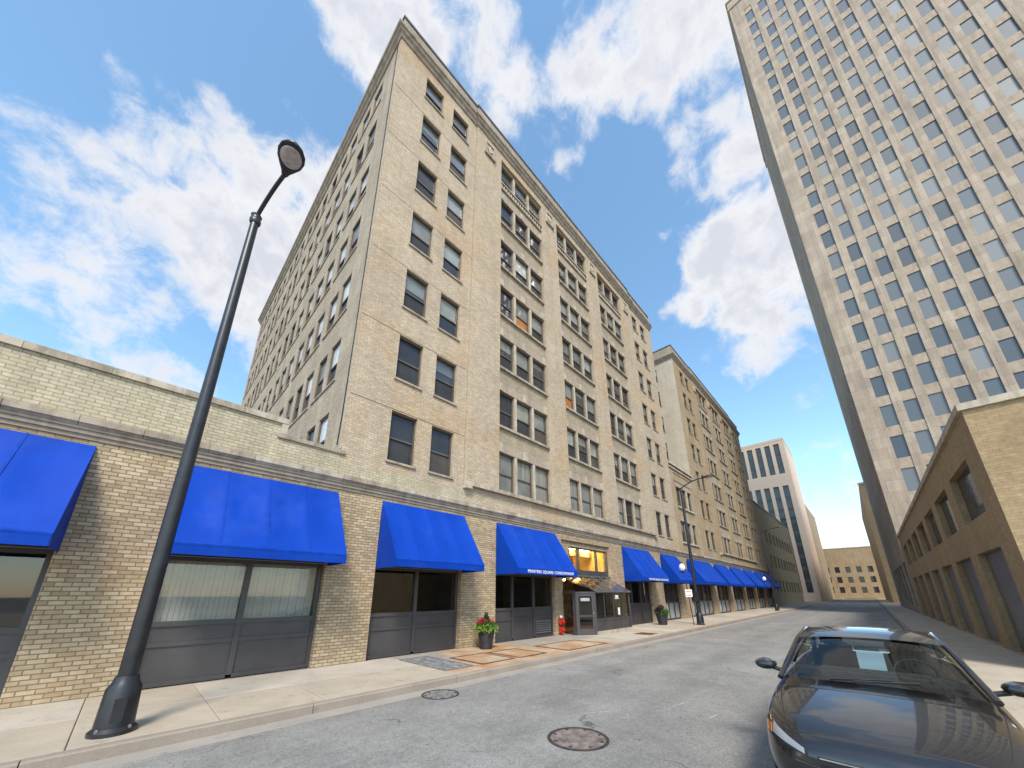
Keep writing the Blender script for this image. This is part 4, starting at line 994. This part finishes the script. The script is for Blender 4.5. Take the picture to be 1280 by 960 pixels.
# tall tower across the street
OT = thing('limestone_tower', (50, -25, 0), 'very tall limestone tower with vertical window strips across the street', 'building')
OY, OX0, OX1, OZ = -13.4, 45.0, 76.0, 95.1
pf = lambda u, v, d: (-u, OY-d, v)                 # faces +Y
st_f = [(OX0+1.2+1.62*k, OX0+1.2+1.62*k+.95) for k in range(int((OX1-OX0-2)/1.62))]
st_f = [s for s in st_f if s[1] < OX1-.6]
wall(pf, -OX1, -OX0, 0, OZ-2.2, [(-b, -a, 6.5, OZ-5.0) for a, b in st_f]+[(-b2, -a2, .6, 4.6) for a2, b2 in [(OX0+1+5*k, OX0+4.6+5*k) for k in range(5)]], .16).build('front_wall', 'stone_opp', OT)
st_s = [(OY-1.6-1.62*k-.95, OY-1.6-1.62*k) for k in range(16)]
wall(side(OX0), -OY, -OY+28, 0, OZ-2.2, [(-b, -a, 6.5, OZ-5.0) for a, b in st_s], .30).build('side_wall', 'stone_opp', OT)
mb = MB(); mb.poly([(OX1, OY, 0), (OX1, OY-28, 0), (OX1, OY-28, OZ), (OX1, OY, OZ)]); mb.poly([(OX0, OY-28, 0), (OX0, OY-28, OZ), (OX1, OY-28, OZ), (OX1, OY-28, 0)]); mb.build('rear_wall', 'stone_opp', OT)
MB().box(OX0+.5, OX1-.5, OY-27.5, OY-.5, OZ-2.5, OZ-2.2).build('roof', 'roof', OT)
pth = [(OX0, OY-28), (OX0, OY), (OX1, OY)]
sweep(pth[::1], [(-.02, OZ-2.19), (.10, OZ-2.19), (.16, OZ-2.0), (.16, OZ-1.7), (.05, OZ-1.6), (.05, OZ-.3), (.22, OZ-.2), (.22, OZ), (-.4, OZ)]).build('parapet', 'stone_opp_trim', OT)
fl = int((OZ-5.2-6.5)/3.3); SH = OZ-5.0-6.5
gm = MB().box(0, .95, .14, .18, 0, SH).mesh('window_strip', 'glass_tower')
sm = MB().box(.001, .949, .06, .139, 0, 1.05).mesh('spandrel', 'stone_opp_trim')
rest = MB(); cnt = 0
for side_, (a, b) in [(1, s_) for s_ in st_s[:8]]+[(0, s_) for s_ in st_f[:4]]+[(1, s_) for s_ in st_s[8:]]+[(0, s_) for s_ in st_f[4:]]:
    g_ = put('window_strip', gm, OT, (OX0, b, 6.5) if side_ else (b, OY, 6.5), -math.pi/2 if side_ else math.pi)
    for k in range(fl+1):
        if cnt < 290:
            s_ = put('spandrel', sm, None, (0, 0, 3.3*k)); s_.parent = g_; cnt += 1
        elif side_: rest.box(OX0+.06, OX0+.139, a+.001, b-.001, 6.5+3.3*k, 6.5+3.3*k+1.05)
        else: rest.box(a+.001, b-.001, OY-.139, OY-.06, 6.5+3.3*k, 6.5+3.3*k+1.05)
o = rest.build('spandrel', 'stone_opp_trim', OT); o['kind'] = 'stuff'
for k in range(5): MB().box(OX0+1.001+5*k, OX0+4.599+5*k, OY-.15, OY-.10, .6, 4.6).build('shop_window', 'dark', OT)

GA = thing('low_garage', (28, -20, 0), 'low brick garage across the street before the limestone tower', 'building')
go_ = [(13+4.4*k, 16.2+4.4*k) for k in range(7)]
wall(pf, -44.6, -11.5, 0, 6.6, [(-b, -a, .0, 3.0) for a, b in go_]+[(-b, -a, 4.0, 5.6) for a, b in go_], .25).build('front_wall', 'far_brick', GA)
wall(side(11.5), -OY, -OY+25, 0, 6.6, [], .25).build('side_wall', 'far_brick', GA)
MB().box(11.6, 44.6, OY-25, OY-.3, 6.2, 6.4).build('roof', 'roof', GA)
sweep([(11.5, OY-25), (11.5, OY), (44.6, OY)], [(-.3, 6.602), (.08, 6.602), (.08, 6.8), (-.3, 6.8)]).build('coping', 'stone', GA)
for a, b in go_:
    MB().box(a, b, OY-.24, OY-.18, 0, 2.99).build('shutter', 'steel', GA); MB().box(a, b, OY-.24, OY-.18, 4.0, 5.6).build('window', 'dark', GA)

# ------------------------------------------------------------------ parked car
def car(ox, oy, oz):
    t = thing('parked_car', (ox+2.2, oy, oz), 'black sedan parked at the right-hand kerb facing the camera', 'car')
    def subdiv(me, lv):
        o = bpy.data.objects.new('tmp', me); col.objects.link(o); md = o.modifiers.new('s', 'SUBSURF'); md.levels = md.render_levels = lv
        bpy.context.view_layer.update(); dg = bpy.context.evaluated_depsgraph_get(); r = bpy.data.meshes.new_from_object(o.evaluated_get(dg)); bpy.data.objects.remove(o); return r
    secs = [(0, .50, .30, .52, .60), (.05, .68, .235, .60, .67), (.18, .80, .20, .67, .735), (.42, .875, .185, .74, .81), (.75, .905, .18, .80, .88), (1.15, .915, .18, .85, .94), (1.6, .92, .18, .885, .985),
            (2.3, .92, .18, .90, 1.0), (3.2, .92, .18, .92, 1.0), (3.9, .905, .20, .94, 1.04), (4.3, .86, .26, .93, 1.03), (4.5, .76, .34, .88, .97), (4.56, .55, .42, .78, .84)]
    v, f = [], []; NP = 17
    for x, w, zb, sh, tp in secs:
        half = [(0, zb), (.80*w, zb), (.955*w, zb+.06), (1.0*w, zb+.20), (1.0*w, (zb+sh)/2+.08), (.975*w, sh-.06), (.92*w, sh+.01), (.72*w, sh+.7*(tp-sh)), (0, tp)]
        ring = half + [(-a, b) for a, b in half[-2:0:-1]]
        v += [(x, a, b) for a, b in ring]
    n = len(v)//len(secs)
    for i in range(len(secs)-1):
        for k in range(n): f.append((i*n+k, i*n+(k+1) % n, (i+1)*n+(k+1) % n, (i+1)*n+k))
    f.append(tuple(range(n-1, -1, -1))); f.append(tuple((len(secs)-1)*n+k for k in range(n)))
    me = bpy.data.meshes.new('body'); me.from_pydata(v, [], f); me = subdiv(me, 2)
    # wheel arches
    bo = bpy.data.objects.new('tmpb', me); col.objects.link(bo); cut = []
    for wx_ in (.88, 3.60):
        for s in (-1, 1):
            mb = MB(); m2 = 28
            mb.v = [(wx_+.365*math.cos(2*math.pi*k/m2), s*yy, .315+.365*math.sin(2*math.pi*k/m2)) for yy in (.62, 1.1) for k in range(m2)]
            mb.f = [tuple(range(m2)), tuple(range(2*m2-1, m2-1, -1))]+[(k, m2+k, m2+(k+1) % m2, (k+1) % m2) for k in range(m2)]
            c = bpy.data.objects.new('cut', mb.mesh('cut', 'plastic')); col.objects.link(c); cut.append(c)
            md = bo.modifiers.new('b', 'BOOLEAN'); md.operation = 'DIFFERENCE'; md.object = c; md.solver = 'EXACT'
    bpy.context.view_layer.update(); dg = bpy.context.evaluated_depsgraph_get()
    me2 = bpy.data.meshes.new_from_object(bo.evaluated_get(dg)); bpy.data.objects.remove(bo)
    for c in cut: bpy.data.objects.remove(c)
    me2.materials.clear(); me2.materials.append(MT['carpaint']); me2.polygons.foreach_set('material_index', [0]*len(me2.polygons)); smooth_mesh(me2, 35); me2.name = 'body'
    def add(nm, me_, par=t):
        o = bpy.data.objects.new(nm, me_); col.objects.link(o); o.location = (ox, oy, oz); o.parent = par
        if par is t: o.matrix_parent_inverse = Matrix.Translation((-ox-2.2, -oy, -oz))
        else: o.location = (0, 0, 0)
        return o
    body = add('body', me2)
    bvh = BVHTree.FromPolygons([x.co[:] for x in me2.vertices], [p.vertices[:] for p in me2.polygons])
    def patch(nm, m, outline, off, nu=14, nv=8, par=t, y_sign=1):
        """patch lying on the nose; outline(u, v) -> (y, z)"""
        mb = MB(); g_ = []
        for j in range(nv+1):
            row = []
            for k in range(nu+1):
                y, z = outline(k/nu, j/nv); h = bvh.ray_cast(Vector((-2, y*y_sign, z)), Vector((1, 0, 0)))
                p = h[0]+h[1]*off*(1 if h[1].x < 0 else -1) if h[0] else Vector((.3, y*y_sign, z)); row.append(p)
            g_.append(row)
        for j in range(nv):
            for k in range(nu): mb.poly([g_[j][k], g_[j][k+1], g_[j+1][k+1], g_[j+1][k]])
        o = add(nm, mb.mesh(nm, m, False, False), par)
        bm = bmesh.new(); bm.from_mesh(o.data); bmesh.ops.remove_doubles(bm, verts=bm.verts, dist=.0005); bmesh.ops.recalc_face_normals(bm, faces=bm.faces)
        bmesh.ops.solidify(bm, geom=bm.faces[:], thickness=.012); bm.to_mesh(o.data); bm.free(); smooth_mesh(o.data, 50); return o
    lerp = lambda a, b, t_: a+(b-a)*t_
    gr = patch('grille', 'plastic', lambda u, v_: (lerp(-.44, .44, u)*lerp(.86, 1, v_), lerp(.43, .565, v_)), .004)
    for k in range(4): patch('grille_bar', 'chrome' if k == 3 else 'plastic', lambda u, v_, k=k: (lerp(-.42, .42, u), .445+.035*k+.009*v_), .016, 14, 1)
    patch('lower_intake', 'plastic', lambda u, v_: (lerp(-.52, .52, u), lerp(.285, .36, v_)), .004)
    MB_ = MB().box(-.035, -.02, -.15, .15, .365, .44); add('number_plate', MB_.mesh('number_plate', 'white'))
    for s in (-1, 1):
        hl = patch('headlight', 'plastic', lambda u, v_: (lerp(.50, .845, u), lerp(.545+.075*u, .605+.105*u, v_)), .003, y_sign=s)
        patch('lens', 'lens', lambda u, v_: (lerp(.52, .76, u), lerp(.560+.075*u, .598+.105*u, v_)), .008, y_sign=s, par=hl)
        patch('turn_signal', 'amber', lambda u, v_: (lerp(.775, .835, u), lerp(.625, .685, v_)), .008, 4, 4, y_sign=s, par=hl)
        patch('fog_lamp', 'lens', lambda u, v_: (lerp(.60, .70, u), lerp(.30, .36, v_)), .006, 4, 4, y_sign=s)
    # greenhouse: glass volume and painted roof, pillars
    def loft(secs2):
        v, f = [], []
        for x, wb, zb, wt_, zt, zc in secs2:
            half = [(wb, zb), ((wb*.45+wt_*.55), zb+(zt-zb)*.55), (wt_, zt), (wt_*.6, zt+(zc-zt)*.75), (0, zc)]
            v += [(x, a, b) for a, b in half]+[(x, -a, b) for a, b in half[-2::-1]]
        n = 9
        for i in range(len(secs2)-1):
            for k in range(n-1): f.append((i*n+k, i*n+k+1, (i+1)*n+k+1, (i+1)*n+k))
        m_ = bpy.data.meshes.new('l'); m_.from_pydata(v, [], f); return m_
    gl = [(1.28, .80, .93, .74, .945, .975), (1.62, .82, .93, .69, 1.12, 1.16), (1.98, .83, .94, .635, 1.31, 1.36), (2.25, .835, .94, .605, 1.38, 1.43), (2.8, .835, .95, .60, 1.405, 1.455), (3.3, .83, .95, .60, 1.37, 1.42), (3.7, .81, .96, .63, 1.25, 1.29), (4.12, .76, .97, .68, 1.03, 1.05)]
    gm_ = subdiv(loft(gl), 2); gm_.materials.append(MT['carglass']); smooth_mesh(gm_, 60); add('window_glass', gm_)
    def cushion(nm, x0_, x1_, y0_, y1_, z0_, z1_, rx=0):
        bm = bmesh.new(); bmesh.ops.create_cube(bm, size=1)
        bmesh.ops.bevel(bm, geom=bm.edges[:], offset=.18, segments=3, affect='EDGES')
        for v_ in bm.verts: v_.co = Vector(((x0_+x1_)/2+v_.co.x*(x1_-x0_)+(v_.co.z)*rx, (y0_+y1_)/2+v_.co.y*(y1_-y0_), (z0_+z1_)/2+v_.co.z*(z1_-z0_)))
        me_ = bpy.data.meshes.new(nm); bm.to_mesh(me_); bm.free(); me_.materials.append(MT['seat']); smooth_mesh(me_, 60); return add(nm, me_)
    for s in (-1, 1):
        cushion('seat_back', 2.48, 2.64, s*.36-.23, s*.36+.23, .90, 1.20, .12); cushion('headrest', 2.60, 2.70, s*.36-.12, s*.36+.12, 1.21, 1.34, .03)
        cushion('rear_headrest', 3.42, 3.52, s*.33-.13, s*.33+.13, 1.0, 1.18)
    cushion('dashboard', 1.62, 1.98, -.70, .70, .93, 1.035)
    mb = MB(); mb.tube([(2.06+.05*math.sin(2*math.pi*k/18), -.36+.17*math.cos(2*math.pi*k/18), 1.03+.13*math.sin(2*math.pi*k/18)) for k in range(19)], .014, 6); add('steering_wheel', mb.mesh('steering_wheel', 'plastic', True))
    mb = MB().box(1.93, 1.95, -.11, .11, 1.235, 1.29); add('rear_view_mirror', mb.mesh('rear_view_mirror', 'plastic'))
    def topline(nm, pts):
        q = []
        for (xx, yy) in pts:
            h = bvh.ray_cast(Vector((xx, yy, 3)), Vector((0, 0, -1)))
            if h[0]: q.append(tuple(h[0]))
        add(nm, MB().tube(q, .0045, 5).mesh(nm, 'plastic'))
    for s in (-1, 1): topline('bonnet_gap', [(.16+1.06*k/12, s*(.60+.20*(k/12)**.6)) for k in range(13)])
    topline('bonnet_gap', [(.16+.0*abs(k-7), -.60+1.2*k/14) for k in range(15)])
    rf = [(2.02, .645, 1.325, .64, 1.335, 1.375), (2.25, .62, 1.375, .61, 1.39, 1.442), (2.8, .615, 1.395, .605, 1.415, 1.467), (3.3, .615, 1.36, .605, 1.38, 1.432), (3.62, .635, 1.27, .63, 1.285, 1.325)]
    rm = subdiv(loft(rf), 2); rm.materials.append(MT['carpaint']); smooth_mesh(rm, 60); add('roof', rm)
    for s in (-1, 1):
        mb = MB().tube([(1.25, s*.80, .945), (1.62, s*.735, 1.115), (2.0, s*.655, 1.315), (2.25, s*.625, 1.375), (2.8, s*.622, 1.40), (3.3, s*.62, 1.365), (3.7, s*.66, 1.24), (4.12, s*.72, 1.02)], [.03, .03, .028, .025, .025, .028, .04, .05], 8)
        add('pillar', mb.mesh('pillar', 'carpaint', True))
        mb = MB().tube([(2.72, s*.85, .93), (2.75, s*.76, 1.18), (2.78, s*.635, 1.40)], .025, 8); add('door_pillar', mb.mesh('door_pillar', 'plastic', True))
        # mirror
        mm = MB(); n_ = 14
        prf = [(-.09, .03), (-.07, .075), (-.02, .092), (.05, .095), (.075, .085)]
        for dx_, rr in prf: mm.v += [(1.78+dx_, s*1.03+1.30*rr*math.cos(2*math.pi*k/n_), 1.0+.72*rr*math.sin(2*math.pi*k/n_)) for k in range(n_)]
        for j in range(len(prf)-1):
            for k in range(n_): mm.f.append((j*n_+k, j*n_+(k+1) % n_, (j+1)*n_+(k+1) % n_, (j+1)*n_+k))
        mm.f.append(tuple(range(n_))); mm.f.append(tuple((len(prf)-1)*n_+k for k in range(n_)))
        mi = add('wing_mirror', mm.mesh('wing_mirror', 'carpaint', True))
        add('mirror_stalk', MB().tube([(1.78, s*.82, .93), (1.78, s*.97, .97)], .025, 8).mesh('mirror_stalk', 'plastic', True), mi)
        for wx_ in (.88, 3.60):
            def rot_y(prof, n=32):
                mb = MB()
                for r, yy in prof: mb.v += [(wx_+r*math.cos(2*math.pi*k/n), s*yy, .315+r*math.sin(2*math.pi*k/n)) for k in range(n)]
                for j in range(len(prof)-1):
                    for k in range(n): mb.f.append((j*n+k, j*n+(k+1) % n, (j+1)*n+(k+1) % n, (j+1)*n+k))
                mb.f.append(tuple(range(n))); mb.f.append(tuple((len(prof)-1)*n+k for k in range(n))); return mb
            w_ = add('wheel', rot_y([(.20, .67), (.30, .68), (.315, .71), (.315, .86), (.30, .885), (.215, .89), (.21, .86)]).mesh('wheel', 'tyre', True))
            sp = MB()
            for k in range(10):
                a = 2*math.pi*k/10; ca, sa = math.cos(a), math.sin(a)
                q = [(-.018, .05), (.018, .05), (.026, .205), (-.026, .205)]
                pts = [(wx_+ca*r_-sa*t_, .315+sa*r_+ca*t_) for t_, r_ in q]
                sp.prism(pts, 1, s*.868, s*.885)
            add('rim', sp.mesh('rim', 'steel'), w_)
            add('hub', rot_y([(.055, .862), (.05, .892), (.01, .895)], 16).mesh('hub', 'steel', True), w_)
        add('wiper', MB().tube([(1.30, s*.1+.25, .985), (1.36, s*.1-.25, 1.02)], .009, 6).mesh('wiper', 'plastic'))
    return t
car(.80, -10.37, ZR)
